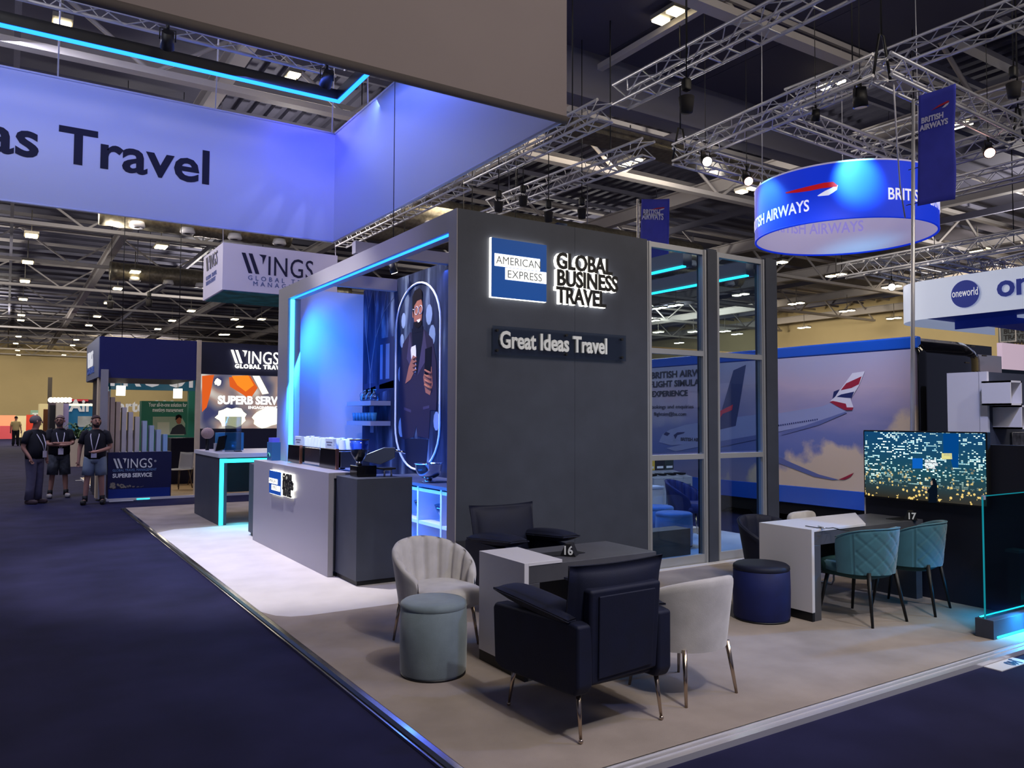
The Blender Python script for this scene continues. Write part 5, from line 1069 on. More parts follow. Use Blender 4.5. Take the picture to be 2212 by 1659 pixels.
# ---- television partition
XP = 7.5
tvp = thing('television_partition', (XP, 3.8, PF), 'dark low partition carrying the television at the stand edge', 'partition')
box('partition_panel', mat('dark_navy_panel', (28, 30, 44), .5), tvp, (XP, 3.40, PF), (XP+.12, 4.95, 1.52)); box('partition_edge', M_white, tvp, (XP, 4.95, .62), (XP+.12, 4.965, 1.0))
tv = thing('television', (XP-.04, 4.3, 1.3), 'large flat television showing a night city skyline', 'television')
def tvq(x, y): return (-at_x(x, y, XP-.075).y, at_x(x, y, XP-.075).z)
u0, u1, v0, v1 = -4.915, -3.70, .955, 1.632
box('tv_body', M_black, tv, (XP-.07, 3.70, .95), (XP-.012, 4.92, 1.635), .006)
PART('tv_mount', M_black, tv, lambda b: b.box((XP-.015, 4.1, 1.1), (XP, 4.5, 1.45)))
def tvmat():
    m = bpy.data.materials.new('city_screen'); m.use_nodes = True; nt = m.node_tree; b = nt.nodes['Principled BSDF']; b.inputs['Base Color'].default_value = (0, 0, 0, 1); b.inputs['Roughness'].default_value = .15
    L_ = nt.links.new; N_ = nt.nodes.new
    def math_(op, a, c=None, d=None):
        k = N_('ShaderNodeMath'); k.operation = op
        for i, q in enumerate((a, c, d)):
            if q is None: continue
            if isinstance(q, (int, float)): k.inputs[i].default_value = q
            else: L_(q, k.inputs[i])
        return k.outputs[0]
    tc = N_('ShaderNodeTexCoord'); sp = N_('ShaderNodeSeparateXYZ'); L_(tc.outputs['Object'], sp.inputs[0])
    u = math_('MULTIPLY', sp.outputs['Y'], -1.0); v = sp.outputs['Z']
    def wn(a, c):
        k = N_('ShaderNodeTexWhiteNoise'); k.noise_dimensions = '2D'; x = N_('ShaderNodeCombineXYZ'); L_(a, x.inputs[0]); L_(c, x.inputs[1]); L_(x.outputs[0], k.inputs[0]); return k.outputs[0]
    cu = math_('FLOOR', math_('MULTIPLY', u, 52)); cv = math_('FLOOR', math_('MULTIPLY', v, 70)); r1 = wn(cu, cv)
    bu = math_('FLOOR', math_('MULTIPLY', u, 7.0)); rb_ = wn(bu, math_('MULTIPLY', bu, 3.0))
    fu = math_('FRACT', math_('MULTIPLY', u, 52)); fv = math_('FRACT', math_('MULTIPLY', v, 70))
    row = wn(cv, bu)
    lit = math_('GREATER_THAN', math_('ADD', math_('MULTIPLY', r1, .6), math_('MULTIPLY', row, .45)), .70)
    win = math_('MULTIPLY', math_('MULTIPLY', math_('GREATER_THAN', fv, .35), math_('GREATER_THAN', fu, .12)), lit)
    gap = math_('GREATER_THAN', rb_, .16); win = math_('MULTIPLY', win, gap)
    nz = N_('ShaderNodeTexNoise'); nz.inputs['Scale'].default_value = 3.5; L_(tc.outputs['Object'], nz.inputs[0])
    win = math_('MULTIPLY', win, math_('MULTIPLY', math_('POWER', nz.outputs[0], 2.0), 6.0))
    vo = N_('ShaderNodeTexVoronoi'); vo.inputs['Scale'].default_value = 26; L_(tc.outputs['Object'], vo.inputs['Vector'])
    dot = math_('MULTIPLY', math_('LESS_THAN', vo.outputs['Distance'], .34), math_('GREATER_THAN', wn(math_('FLOOR', math_('MULTIPLY', u, 20)), math_('FLOOR', math_('MULTIPLY', v, 20))), .45))
    low = N_('ShaderNodeMapRange'); low.inputs[1].default_value = .02; low.inputs[2].default_value = -.20; L_(v, low.inputs[0])      # Object z is relative to the television
    top = N_('ShaderNodeMapRange'); top.inputs[1].default_value = -.22; top.inputs[2].default_value = -.05; L_(v, top.inputs[0])
    col = N_('ShaderNodeMix'); col.data_type = 'RGBA'; L_(r1, col.inputs[0]); col.inputs[6].default_value = (.05, .62, .95, 1); col.inputs[7].default_value = (.75, .95, .75, 1)
    s1 = N_('ShaderNodeVectorMath'); s1.operation = 'SCALE'; L_(col.outputs[2], s1.inputs[0]); L_(math_('MULTIPLY', win, math_('MULTIPLY', top.outputs[0], .95)), s1.inputs['Scale'])
    s2 = N_('ShaderNodeVectorMath'); s2.operation = 'SCALE'; s2.inputs[0].default_value = (.95, .66, .18); L_(math_('MULTIPLY', math_('MULTIPLY', dot, low.outputs[0]), .9), s2.inputs['Scale'])
    bg = N_('ShaderNodeValToRGB'); e = bg.color_ramp.elements; e[0].position = 0; e[0].color = (.03, .025, .015, 1); e[1].position = 1; e[1].color = (.005, .06, .16, 1); k = e.new(.4); k.color = (.012, .07, .10, 1)
    mr = N_('ShaderNodeMapRange'); mr.inputs[1].default_value = -.33; mr.inputs[2].default_value = .3; L_(v, mr.inputs[0]); L_(mr.outputs[0], bg.inputs[0])
    a1 = N_('ShaderNodeVectorMath'); L_(s1.outputs[0], a1.inputs[0]); L_(s2.outputs[0], a1.inputs[1]); a2_ = N_('ShaderNodeVectorMath'); L_(a1.outputs[0], a2_.inputs[0]); L_(bg.outputs[0], a2_.inputs[1])
    L_(a2_.outputs[0], b.inputs['Emission Color']); b.inputs['Emission Strength'].default_value = 1.0; return m
box('tv_screen', tvmat(), tv, (XP-.073, 3.715, .97), (XP-.07, 4.905, 1.622))
def tvp_(name, polys, m, off=.0735):
    b = MB()
    for p in polys: b.prism([tvq(*q) for q in p], ((XP-off, 0, 0), (0, -1, 0), (0, 0, 1)), .001)
    return b.build(name, m, tv)
tvp_('screen_sky', [[(2037, 937), (2071, 937), (2070, 1010), (2058, 1010), (2052, 985), (2038, 985)]], glow('screen_sky_blue', (4, 76, 150), .8))
tvp_('screen_sign', [[(2034, 979), (2056, 979), (2057, 992), (2034, 992)]], glow('screen_yellow', (236, 230, 150), .9))
tvp_('screen_logo', [[(1971, 990), (1993, 990), (1993, 1012), (1971, 1012)]], glow('screen_blue', (14, 100, 200), .9), .0745)
b = MB(); q = tvq(1998, 998)
for i, w in enumerate(('GLOBAL', 'BUSINESS', 'TRAVEL')): b.text(w, fr_side(XP-.0745, -q[0], q[1]-.03*i), .033, .001, .0015, sx=.9)
b.build('screen_lettering', glow('screen_white', (245, 248, 250), 1.0), tv)
tvp_('screen_woman', [[(2010, 1040), (2014, 1033), (2020, 1034), (2024, 1046), (2025, 1060), (2024, 1086), (2005, 1086), (2007, 1066), (1998, 1056), (2006, 1058), (2012, 1050)]], glow('screen_dark', (10, 20, 34), .8), .0745)
tvp_('screen_face', [[(2010, 1041), (2014, 1038), (2015, 1047), (2011, 1048)], [(1996, 1052), (2004, 1058), (2003, 1060), (1995, 1055)]], glow('screen_skin', (190, 160, 140), .8), .0755)
# ---- glass guard on a dark kerb
gg = thing('glass_guard', (6.9, 3.3, PF), 'clear glass guard panel on a dark kerb at the right stand edge', 'glass panel')
box('kerb', M_slate, gg, (6.50, 3.22, PF), (9.2, 3.36, .185), .002); box('kerb_light', M_ledc, gg, (6.55, 3.335, .185), (9.2, 3.35, .19))
box('pane', glass('guard_glass', (170, 214, 220), .06), gg, (6.52, 3.285, .185), (9.2, 3.297, 1.14)); box('pane_edge', glow('glass_edge_glow', (30, 170, 190), .55), gg, (6.515, 3.285, .185), (6.52, 3.297, 1.14)); box('pane_edge', glow('glass_edge_glow', (30, 170, 190), .55), gg, (6.52, 3.285, 1.14), (9.2, 3.297, 1.146))
PART('corner_clip', M_alu, gg, lambda b: b.box((6.515, 3.28, 1.115), (6.545, 3.302, 1.148)))
box('kerb_light', M_ledc, gg, (6.55, 3.214, .045), (9.2, 3.22, .06))
light('SPOT', 'guard_wash', (6.9, 3.12, .30), (6.85, 3.08, 0), (0.02, .42, 1.0), 60, .02, angle=150, blend=.9)
light('SPOT', 'guard_wash', (7.8, 3.12, .30), (7.75, 3.08, 0), (0.02, .42, 1.0), 60, .02, angle=150, blend=.9)
light('SPOT', 'guard_wash', (7.2, 3.44, .3), (7.0, 3.9, .1), (0.02, .4, 1.0), 10, .02, angle=140, blend=.8)
p = at_z(2175, 1187, .62); t = thing('console_bench', (p.x+.2, p.y-.3, PF), 'dark console with grey top standing behind the glass guard', 'console')
box('console_body', mat('dark_navy_panel', (28, 30, 44), .5), t, (p.x, 3.42, PF), (XP-.002, p.y, .60)); box('console_top', M_slate2, t, (p.x-.01, 3.42, .60), (XP-.002, p.y+.01, .625))
# ---- store block with white cubes
XB, YB = 9.3, 4.62
sb = thing('store_block', (9.8, 5, 0), 'tall store block with white side and dark front behind the television', 'block')
box('block_side', M_white, sb, (XB, YB, 0), (XB+.04, 5.07, 2.29)); box('block_body', M_slate, sb, (XB+.04, YB, 0), (12.4, 5.07, 2.285))
PART('side_joint', M_frame, sb, lambda b: b.box((XB-.002, YB+.085, 0), (XB, YB+.09, 2.29)))
def cube(pa, pb, label):
    """open white cube on the dark front: pa = near left bottom pixel, pb = near right top pixel"""
    yf = YB-.30; a = at_y(*pa, yf); c = at_y(*pb, yf); t = thing('wall_cube', (a.x, YB, a.z), label, 'shelf', 'white wall cubes'); k = .02
    x0, x1, z0, z1 = a.x, c.x, a.z, c.z
    for n, q in (('cube_side', ((x0, yf, z0), (x0+k, YB, z1))), ('cube_side', ((x1-k, yf, z0), (x1, YB, z1))), ('cube_shelf', ((x0, yf, z0), (x1, YB, z0+k))), ('cube_shelf', ((x0, yf, z1-k), (x1, YB, z1)))): box(n, M_white, t, *q)
cube((2183, 875), (2207, 823), 'open white cube shelf on the dark store block, upper one'); cube((2207, 927), (2236, 876), 'open white cube shelf on the dark store block, lower one')
a = at_y(2187, 963, YB-.02); c = at_y(2235, 934, YB-.02)
t = thing('picture_tile', (a.x, YB, a.z), 'small framed grey picture tile under the white cubes', 'picture'); box('tile_print', mat('tile_print', (70, 72, 84), .5, noise=.8, nscale=14), t, (a.x, YB-.02, a.z), (c.x, YB, c.z)); PART('tile_frame', M_frame, t, lambda b: b.tube([(a.x, YB-.02, a.z), (c.x, YB-.02, a.z), (c.x, YB-.02, c.z), (a.x, YB-.02, c.z)], .006, 5, True))
# ---- recycling bins beyond the glass
BC = [(30, 60, 140), (214, 178, 60), (26, 26, 34), (40, 52, 48)]; BN = ['blue-topped', 'yellow-topped', 'black-topped', 'dark green-topped']
M_bin = mat('bin_grey', (168, 172, 182), .5)
for i in range(4):
    x = 9.52+.232*i; y = 10.3; t = thing('recycling_bin', (x, y, 0), f'{BN[i]} recycling bin in the row behind the left glass bay', 'bin', 'recycling bins in a row')
    box('bin_body', M_bin, t, (x, y, 0), (x+.23, y+.5, .68), .01); PART('bin_lid', M_bin, t, lambda b: b.prism([(0, .68), (.5, .68), (.5, .80), (0, .70)], ((x+.005, y, 0), (0, 1, 0), (0, 0, 1)), .22)); box('bin_opening', M_black, t, (x+.05, y+.12, .735), (x+.18, y+.3, .765))
    box('bin_front_panel', mat('bin_poster', (70, 92, 120), .5), t, (x+.05, y-.005, .25), (x+.18, y, .58)); box('bin_sign', mat(f'bin_sign_{i}', BC[i], .5), t, (x+.005, y+.47, .80), (x+.225, y+.5, 1.02), .01); box('bin_label', M_numw, t, (x+.04, y+.465, .835), (x+.19, y+.47, .875))
# ================================================================== BACKGROUND STANDS, PEOPLE
WY = 18.25; PZ = .05
M_cwood = mat('cream_wood', (206, 186, 160), .6, noise=.08, nscale=4); M_nvw = mat('navy_wall', (14, 20, 92), .5); M_nvd = mat('navy_dark', (12, 16, 52), .5); M_oak = mat('oak_floor', (190, 160, 120), .5, noise=.1, nscale=3)
pl = thing('stand_floor', (1.8, WY, 0), 'raised wooden floor of the navy WINGS stand with pale lit edge', 'platform')
PART('floor_board', M_oak, pl, lambda b: b.box((1.82, WY+.02, 0), (9.5, 25, PZ))); box('floor_edge', M_white, pl, (1.78, WY, 0), (9.5, WY+.03, PZ)); box('floor_edge', M_white, pl, (1.78, WY+.03, 0), (1.81, 25, PZ)); box('edge_light', M_ledc, pl, (2.35, WY-.003, .01), (2.6, WY, .03))
hd = thing('header_box', (2.6, WY, 2.55), 'deep navy overhead fascia of the WINGS stand', 'fascia')
box('fascia_box', M_nvw, hd, (1.60, WY+.10, 2.55), (3.495, 21.3, 3.41)); box('fascia_side', mat('fascia_grey', (110, 120, 150), .5), hd, (1.585, WY+.10, 2.56), (1.60, 21.3, 3.41))
b = MB(); wings_logo(b, fr_side(1.585, 20.9, 2.86), .5); b.build('fascia_lettering', glow('side_letter_glow', (235, 235, 245), .8), hd)
MB().text('GLOBAL TRAVEL', fr_side(1.583, 20.9, 2.70), .2, .01, spacing=1.1).build('fascia_lettering', mat('side_blue', (90, 120, 190), .6), hd)
def column(x0, x1, y0, y1, z1, label, m=None): return tag(box('stand_post', m or M_cwood, None, (x0, y0, PZ), (x1, y1, z1)), label, 'post')
column(1.60, 1.66, WY+.2, WY+.5, 2.549, 'cream timber post carrying the left end of the navy fascia'); column(1.63, 1.77, WY+.032, WY+.098, 2.72, 'pale lilac post at the front left corner of the navy fascia', M_lav)
column(1.665, 1.70, WY+.45, WY+2.2, 2.549, 'navy panel between the two left posts', M_nvd)
column(3.50, 3.585, WY+.03, WY+.2, 3.43, 'tall cream post between the navy fascia and the video wall')
# low sign box
lb = thing('sign_box', (2.4, WY, PZ), 'low navy box sign reading WINGS and SUPERB SERVICE', 'sign')
box('box_body', mat('sign_navy', (16, 22, 74), .35), lb, (1.80, WY+.04, PZ), (3.02, WY+.55, 1.0)); box('box_base', mat('sign_blue_base', (14, 44, 130), .35), lb, (1.82, WY+.034, PZ), (3.0, WY+.04, .24))
def wfront(px, py): return at_y(px, py, WY+.034)
q = wfront(244, 1012); b = MB(); wings_logo(b, fr_front(q.x, WY+.036, q.z), .29); b.build('box_lettering', M_numw, lb)
q = wfront(333, 998); MB().text('®', fr_front(q.x, WY+.036, q.z), .06, .004).build('box_lettering', M_numw, lb)
q = wfront(243, 1019); MB().text('GLOBAL TRAVEL MANAGEMENT', fr_front(q.x, WY+.036, q.z), .072, .004, sx=.80).build('box_lettering', mat('sign_cyan', (120, 160, 220), .5), lb)
q = wfront(243, 1032); MB().text('SUPERB SERVICE', fr_front(q.x, WY+.036, q.z), .115, .004, .004, sx=.90).build('box_lettering', M_numw, lb)
random.seed(9); b = MB()
for i in range(60):
    u = random.random(); x = 1.86+.62*u**1.6; z = .25+.10*random.random()*(1.15-u)+.02; r = .03*(1.2-u)
    a0 = random.random()*6.3; b.prism([(x+r*(1 if k % 2 else .45)*math.cos(a0+k*PI/5), z+r*(1 if k % 2 else .45)*math.sin(a0+k*PI/5)) for k in range(10)], ((0, WY+.035-.0002*i/60, 0), EX, EZ), .002)
b.build('printed_petals', mat('petal_print', (150, 142, 126), .6), lb)
# upright fins descending to the right
tops = [(232, 845), (243, 858), (255, 868), (268, 880), (282, 890), (296, 900), (312, 909), (327, 919), (342, 928), (356, 938)]
for i, (x, y) in enumerate(tops):
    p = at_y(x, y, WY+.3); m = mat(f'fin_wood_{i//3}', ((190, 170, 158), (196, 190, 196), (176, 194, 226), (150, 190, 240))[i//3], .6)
    tag(box('timber_fin', m, None, (p.x-.042, WY+.2, 1.0), (p.x+.042, WY+.45, p.z)), 'upright slat in the row stepping down on the low navy sign', 'slat', 'stepped slats on the navy sign box')
# video wall
vw = thing('video_wall', (4.6, WY+.3, PZ), 'navy wall with bright orange and white video screen reading SUPERB SERV', 'video wall')
box('wall_panel', M_nvd, vw, (3.585, WY+.3, PZ), (6.2, WY+.5, 3.42))
def vidmat():
    m = bpy.data.materials.new('video_picture'); m.use_nodes = True; nt = m.node_tree; b = nt.nodes['Principled BSDF']; b.inputs['Base Color'].default_value = (0, 0, 0, 1)
    tc = nt.nodes.new('ShaderNodeTexCoord'); n = nt.nodes.new('ShaderNodeTexNoise'); n.inputs['Scale'].default_value = 1.5; n.inputs['Detail'].default_value = 1.0
    nt.links.new(tc.outputs['Object'], n.inputs[0]); r = nt.nodes.new('ShaderNodeValToRGB'); e = r.color_ramp.elements
    e[0].position = .38; e[0].color = (*lin((60, 64, 110)), 1); e[1].position = .62; e[1].color = (*lin((230, 224, 214)), 1)
    for p, c in ((.46, (120, 116, 130)), (.54, (180, 150, 140))): k = e.new(p); k.color = (*lin(c), 1)
    nt.links.new(n.outputs[0], r.inputs[0]); nt.links.new(r.outputs[0], b.inputs['Emission Color']); b.inputs['Emission Strength'].default_value = .8; return m
VY = WY+.3; va = at_y(436, 808, VY); vb = at_y(431, 926, VY)
box('video_screen', vidmat(), vw, (3.60, VY-.02, vb.z), (6.1, VY, va.z))
def vq(name, polys, m, off): 
    b = MB()
    for p in polys: b.prism([(at_y(x, y, VY).x, at_y(x, y, VY).z) for x, y in p], ((0, VY-off, 0), EX, EZ), .001)
    return b.build(name, m, vw)
def blob(cx, cy, rx, ry, n=20, seed=1):
    random.seed(seed); k = [random.uniform(.8, 1.15) for _ in range(n)]; return [(cx+rx*k[i]*math.cos(2*PI*i/n), cy+ry*k[i]*math.sin(2*PI*i/n)) for i in range(n)]
vq('picture_orange', [[(436, 812), (462, 810), (454, 850), (446, 880), (436, 890)], [(494, 815), (540, 812), (556, 838), (540, 862), (512, 845), (496, 835)]], glow('video_orange', (226, 96, 36), 1.0), .021)
vq('picture_orange', [[(500, 812), (536, 811), (548, 832), (530, 846), (512, 832)]], glow('video_amber', (250, 140, 40), 1.1), .0215)
vq('picture_white', [blob(500, 902, 32, 22, seed=3), blob(577, 902, 34, 22, seed=4), [(545, 812), (560, 812), (580, 850), (566, 852)], blob(470, 825, 7, 8, seed=5)], glow('video_white', (255, 248, 214), 1.6), .022)
q = at_y(470, 872, VY); MB().text('SUPERB SERVICE', fr_front(q.x, VY-.024, q.z), .25, .003, .012, sx=.92).build('video_lettering', glow('video_letter', (255, 250, 245), 1.5), vw)
q = at_y(540, 883, VY); MB().text('ENGAGING AND INTERACTIVE', fr_front(q.x-.05, VY-.024, q.z), .09, .003, .003).build('video_lettering', glow('video_letter', (255, 250, 245), 1.5), vw)
b = MB(); q = at_y(497, 784, VY); wings_logo(b, fr_front(q.x, VY-.05, q.z), .42); b.build('lit_lettering', glow('lit_letter', (255, 252, 240), 3.0), vw)
q = at_y(506, 795, VY); MB().text('GLOBAL TRAVEL', fr_front(q.x, VY-.05, q.z), .13, .03, .004, sx=1.0, spacing=1.25).build('lit_lettering', glow('lit_letter', (255, 252, 240), 3.0), vw)
# arch lettered TROOP
ta = thing('teal_arch', (3, 24.2, 0), 'teal arch with cut white lettering TROOP behind the navy fascia', 'arch')
M_teal_a = mat('arch_teal', (18, 80, 104), .5, emit=.10, ecol=(20, 90, 110)); AY = 24.2
a0 = at_y(224, 815, AY); a1 = at_y(420, 852, AY); 
box('arch_lintel', M_teal_a, ta, (a0.x, AY, a1.z+.1), (at_y(428, 830, AY).x, AY+.2, a0.z+.5)); box('arch_leg', M_teal_a, ta, (a0.x-.1, AY, 0), (at_y(239, 850, AY).x, AY+.2, a0.z+.5)); box('arch_leg', mat('arch_green', (20, 104, 86), .5), ta, (at_y(408, 850, AY).x, AY, 0), (at_y(430, 850, AY).x, AY+.2, a1.z+.1))
q = at_y(236, 832, AY); MB().text('TROOP', fr_front(q.x-.15, AY-.001, q.z), .95, .01, .02, sx=.8).build('arch_lettering', M_numw, ta)
for i in range(8):
    p = at_y(230, 838+6.2*i, AY); MB().cyl((p.x-.12, AY-.02, p.z), (p.x+.05, AY-.02, p.z), .038, n=10).build('white_peg', M_numw, ta)
gp = thing('green_panel', (5, 25.5, 0), 'green display panel headed Your all-in-one solution for meetings management', 'panel'); GY_ = 25.5
g0 = at_y(306, 866, GY_); g1 = at_y(412, 960, GY_)
box('panel_board', mat('panel_green', (26, 92, 74), .5, emit=.12, ecol=(26, 92, 74)), gp, (g0.x, GY_, 0), (g1.x, GY_+.4, g0.z)); 
def gq(name, polys, m, off=.003):
    b = MB()
    for p in polys: b.prism([(at_y(x, y, GY_).x, at_y(x, y, GY_).z) for x, y in p], ((0, GY_-off, 0), EX, EZ), .002)
    return b.build(name, m, gp)
q = at_y(321, 878, GY_); MB().text('Your all-in-one solution for\n    meetings management', fr_front(q.x, GY_-.004, q.z), .17, .004, .003, sx=.56).build('panel_lettering', M_numw, gp)
gq('printed_screen', [[(330, 900), (392, 900), (400, 915), (398, 940), (340, 940), (330, 920)]], mat('print_sage', (150, 170, 150), .6)); gq('printed_card', [[(340, 912), (366, 912), (366, 938), (340, 938)]], mat('print_pale', (190, 196, 176), .6), .006)
gq('printed_suit', [[(367, 938), (372, 925), (382, 918), (392, 916), (400, 924), (402, 938)]], mat('print_suit', (30, 34, 46), .6), .008); gq('printed_head', [blob(386, 908, 6, 9, seed=7)], mat('print_skin', (176, 140, 120), .6), .009); gq('printed_hair', [[(379, 908), (380, 898), (386, 895), (392, 898), (393, 905), (387, 901)]], mat('print_hair', (24, 22, 24), .6), .011)
for px, py, lab in ((261, 844, 'bright square lamp above the stepped slats'), (384, 850, 'bright lamp above the green display panel')):
    p = at_y(px, py, 23.5); t = thing('cube_lamp', p, lab, 'lamp'); box('lamp_cube', glow('cube_lamp_glow', (255, 244, 214), 6), t, (p.x-.1, 23.4, p.z-.13), (p.x+.1, 23.6, p.z+.13)); MB().cyl((p.x, 23.5, p.z+.13), (p.x, 23.5, DECK-.01), .01, n=5).build('lamp_cord', M_black, t)
# navy counter and white chairs
tag(box('navy_counter', M_nvd, None, (at_y(368, 960, 21.5).x, 21.4, PZ), (at_y(436, 960, 21.5).x, 21.9, at_y(368, 946, 21.5).z)), 'dark navy counter wall behind the white chairs', 'counter')
def shell_chair(x, y, rz, label):
    t = thing('shell_chair', (x, y, PZ), label, 'chair', 'white shell chairs', rz)
    LM().grid(lambda u, v: ((u-.5)*.46*(1-.1*v), .2-.02-.40*min(1, v/.5)-.05*max(0, v-.5)*2, .44+.02*abs(u-.5)+max(0, v-.5)*2*.40), 9, 13).build('chair_shell', M_white, t, solid=.02)
    for sx in (-1, 1):
        for sy in (-1, 1): b = LM(); leg(b, (sx*.14, sy*.14-.02, .44), (sx*.22, sy*.22, 0), .018, .012); b.build('leg', mat('walnut_leg', (88, 70, 60), .5), t)
p = at_z(385, 1055, PZ); shell_chair(p.x, p.y, 2.2, 'white shell chair seen partly behind the low navy sign'); p = at_z(412, 1052, PZ); shell_chair(p.x+.35, p.y+.7, 2.6, 'white shell chair farther right by the cream post')
# planter with fern
pp = at_z(164, 1008, 0)
pt = thing('planter', pp, 'tall white planter box between the two standing men and the single man', 'planter')
box('planter_box', mat('planter_cream', (196, 180, 168), .6), pt, (pp.x-.35, pp.y, 0), (pp.x+.35, pp.y+.7, .95))
fe = tag(bpy.data.objects.new('potted_fern', None), 'green arching fern in the white planter box', 'plant'); COL.objects.link(fe); fe.location = (pp.x+.1, pp.y+.3, .95)
random.seed(4); M_fern = mat('fern_green', (44, 78, 50), .7)
for i in range(46):
    a = random.random()*2*PI; L_ = random.uniform(.45, .95); hgt = random.uniform(.4, 1.25); b = LM(); P_ = []
    for k in range(9):
        s_ = k/8; P_.append(Vector((math.cos(a)*L_*s_, math.sin(a)*L_*s_, hgt*(1.6*s_-1.35*s_*s_))))
    for k in range(8):
        d = (P_[k+1]-P_[k]); n_ = d.cross(EZ).normalized(); w = .075*(1-k/9); b.add([P_[k], P_[k]+n_*w+d*.6-EZ*.02, P_[k+1], P_[k]-n_*w+d*.6-EZ*.02], [(0, 1, 2, 3)])
    b.build('frond', M_fern, fe)
# far stands
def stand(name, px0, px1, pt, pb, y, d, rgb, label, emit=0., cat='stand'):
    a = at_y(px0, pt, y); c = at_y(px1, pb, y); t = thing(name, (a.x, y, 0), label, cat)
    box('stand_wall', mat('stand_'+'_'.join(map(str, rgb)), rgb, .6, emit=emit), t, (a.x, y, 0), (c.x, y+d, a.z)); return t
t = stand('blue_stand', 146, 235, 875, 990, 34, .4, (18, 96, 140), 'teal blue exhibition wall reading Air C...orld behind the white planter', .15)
q = at_y(150, 888, 34); MB().text('Air Charter World', fr_front(q.x, 33.98, q.z), .62, .02, .02, sx=.95).build('wall_lettering', M_numw, t); a = at_y(168, 899, 34); c = at_y(198, 922, 34)
box('wall_picture', mat('jet_print', (170, 176, 176), .5, noise=.4, nscale=2), t, (a.x, 33.97, c.z), (c.x, 33.99, a.z)); a = at_y(148, 872, 34); c = at_y(205, 877, 34); box('light_strip', glow('strip_glow', (255, 244, 200), 1.6), t, (a.x, 33.95, c.z), (c.x, 34, a.z)); 
a = at_y(146, 940, 34); c = at_y(200, 944, 34); box('wall_ledge', M_white, t, (a.x, 33.8, c.z), (c.x, 34, a.z))
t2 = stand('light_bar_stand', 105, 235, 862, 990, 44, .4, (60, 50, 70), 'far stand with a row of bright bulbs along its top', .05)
for i in range(6):
    p = at_y(110+8*i, 864, 43.8); MB().ball((p.x, 43.8, p.z), .13, 10, 6).build('bulb', glow('bulb_glow', (255, 240, 210), 3), t2)
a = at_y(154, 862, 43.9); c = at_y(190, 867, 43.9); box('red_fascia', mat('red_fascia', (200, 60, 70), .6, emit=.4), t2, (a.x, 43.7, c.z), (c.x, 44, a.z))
stand('dark_column', 108, 122, 875, 950, 33, .5, (22, 22, 34), 'black display column left of the teal blue wall'); stand('pale_column', 122, 134, 870, 985, 32.5, .4, (200, 192, 186), 'pale column beside the black display column'); stand('pale_column', 134, 146, 872, 985, 32.8, .4, (150, 140, 190), 'lilac column at the left edge of the teal blue wall')
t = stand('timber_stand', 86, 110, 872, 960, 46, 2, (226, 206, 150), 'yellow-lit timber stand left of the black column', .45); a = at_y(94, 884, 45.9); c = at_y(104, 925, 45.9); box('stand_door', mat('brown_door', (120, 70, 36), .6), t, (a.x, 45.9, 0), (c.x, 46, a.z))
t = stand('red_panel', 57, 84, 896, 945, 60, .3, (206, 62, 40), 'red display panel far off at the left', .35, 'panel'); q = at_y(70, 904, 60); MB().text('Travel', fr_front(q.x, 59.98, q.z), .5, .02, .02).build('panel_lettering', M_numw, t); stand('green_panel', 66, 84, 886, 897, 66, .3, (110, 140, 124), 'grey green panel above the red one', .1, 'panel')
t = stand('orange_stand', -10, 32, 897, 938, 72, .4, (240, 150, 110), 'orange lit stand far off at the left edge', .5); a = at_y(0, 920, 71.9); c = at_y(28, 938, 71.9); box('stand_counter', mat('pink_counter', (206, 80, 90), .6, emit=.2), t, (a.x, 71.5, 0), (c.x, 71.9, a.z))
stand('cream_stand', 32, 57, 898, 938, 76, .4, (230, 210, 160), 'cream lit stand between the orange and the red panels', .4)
t = stand('dark_display', 104, 112, 815, 857, 60, .2, (60, 54, 50), 'tall thin dark hanging panel high on the far wall', 0, 'panel')
t['label'] = 'narrow dark upright panel standing before the beige far wall'
# ------------------------------------------------------------------ people
M_skin = mat('skin', (172, 126, 112), .6); M_tee = mat('black_tee', (14, 15, 30), .85); M_jean = mat('faded_jeans', (96, 92, 116), .85, noise=.15, nscale=9); M_camo = mat('camouflage_shorts', (70, 74, 84), .85, noise=.5, nscale=14); M_grey = mat('grey_shorts', (120, 134, 154), .85, noise=.08, nscale=8)
M_lany = mat('lanyard_white', (206, 200, 220), .7); M_hairg = mat('hair_grey_brown', (112, 100, 100), .9); M_haird = mat('hair_dark', (30, 24, 30), .9); M_shoe = mat('shoe_grey', (150, 146, 150), .7); M_shoed = mat('shoe_black', (14, 14, 22), .7); M_shoeb = mat('shoe_brown', (70, 54, 60), .7)
def skin_mesh(name, verts, edges, radii, root, m, parent, sub=2):
    me = bpy.data.meshes.new(name); me.from_pydata([tuple(v) for v in verts], edges, []); o = bpy.data.objects.new(name, me); COL.objects.link(o)
    md = o.modifiers.new('skin', 'SKIN'); md.use_smooth_shade = True; sv = me.skin_vertices[0].data
    for i, r in enumerate(radii): sv[i].radius = (r, r) if not isinstance(r, tuple) else r; sv[i].use_root = (i == root)
    s2 = o.modifiers.new('sub', 'SUBSURF'); s2.levels = sub; s2.render_levels = sub
    me2 = bpy.data.meshes.new_from_object(o.evaluated_get(bpy.context.evaluated_depsgraph_get())); bpy.data.objects.remove(o); bpy.data.meshes.remove(me)
    me2.materials.clear(); me2.materials.append(m); o = bpy.data.objects.new(name, me2); COL.objects.link(o); me2.polygons.foreach_set('use_smooth', [True]*len(me2.polygons)); o.parent = parent; return o
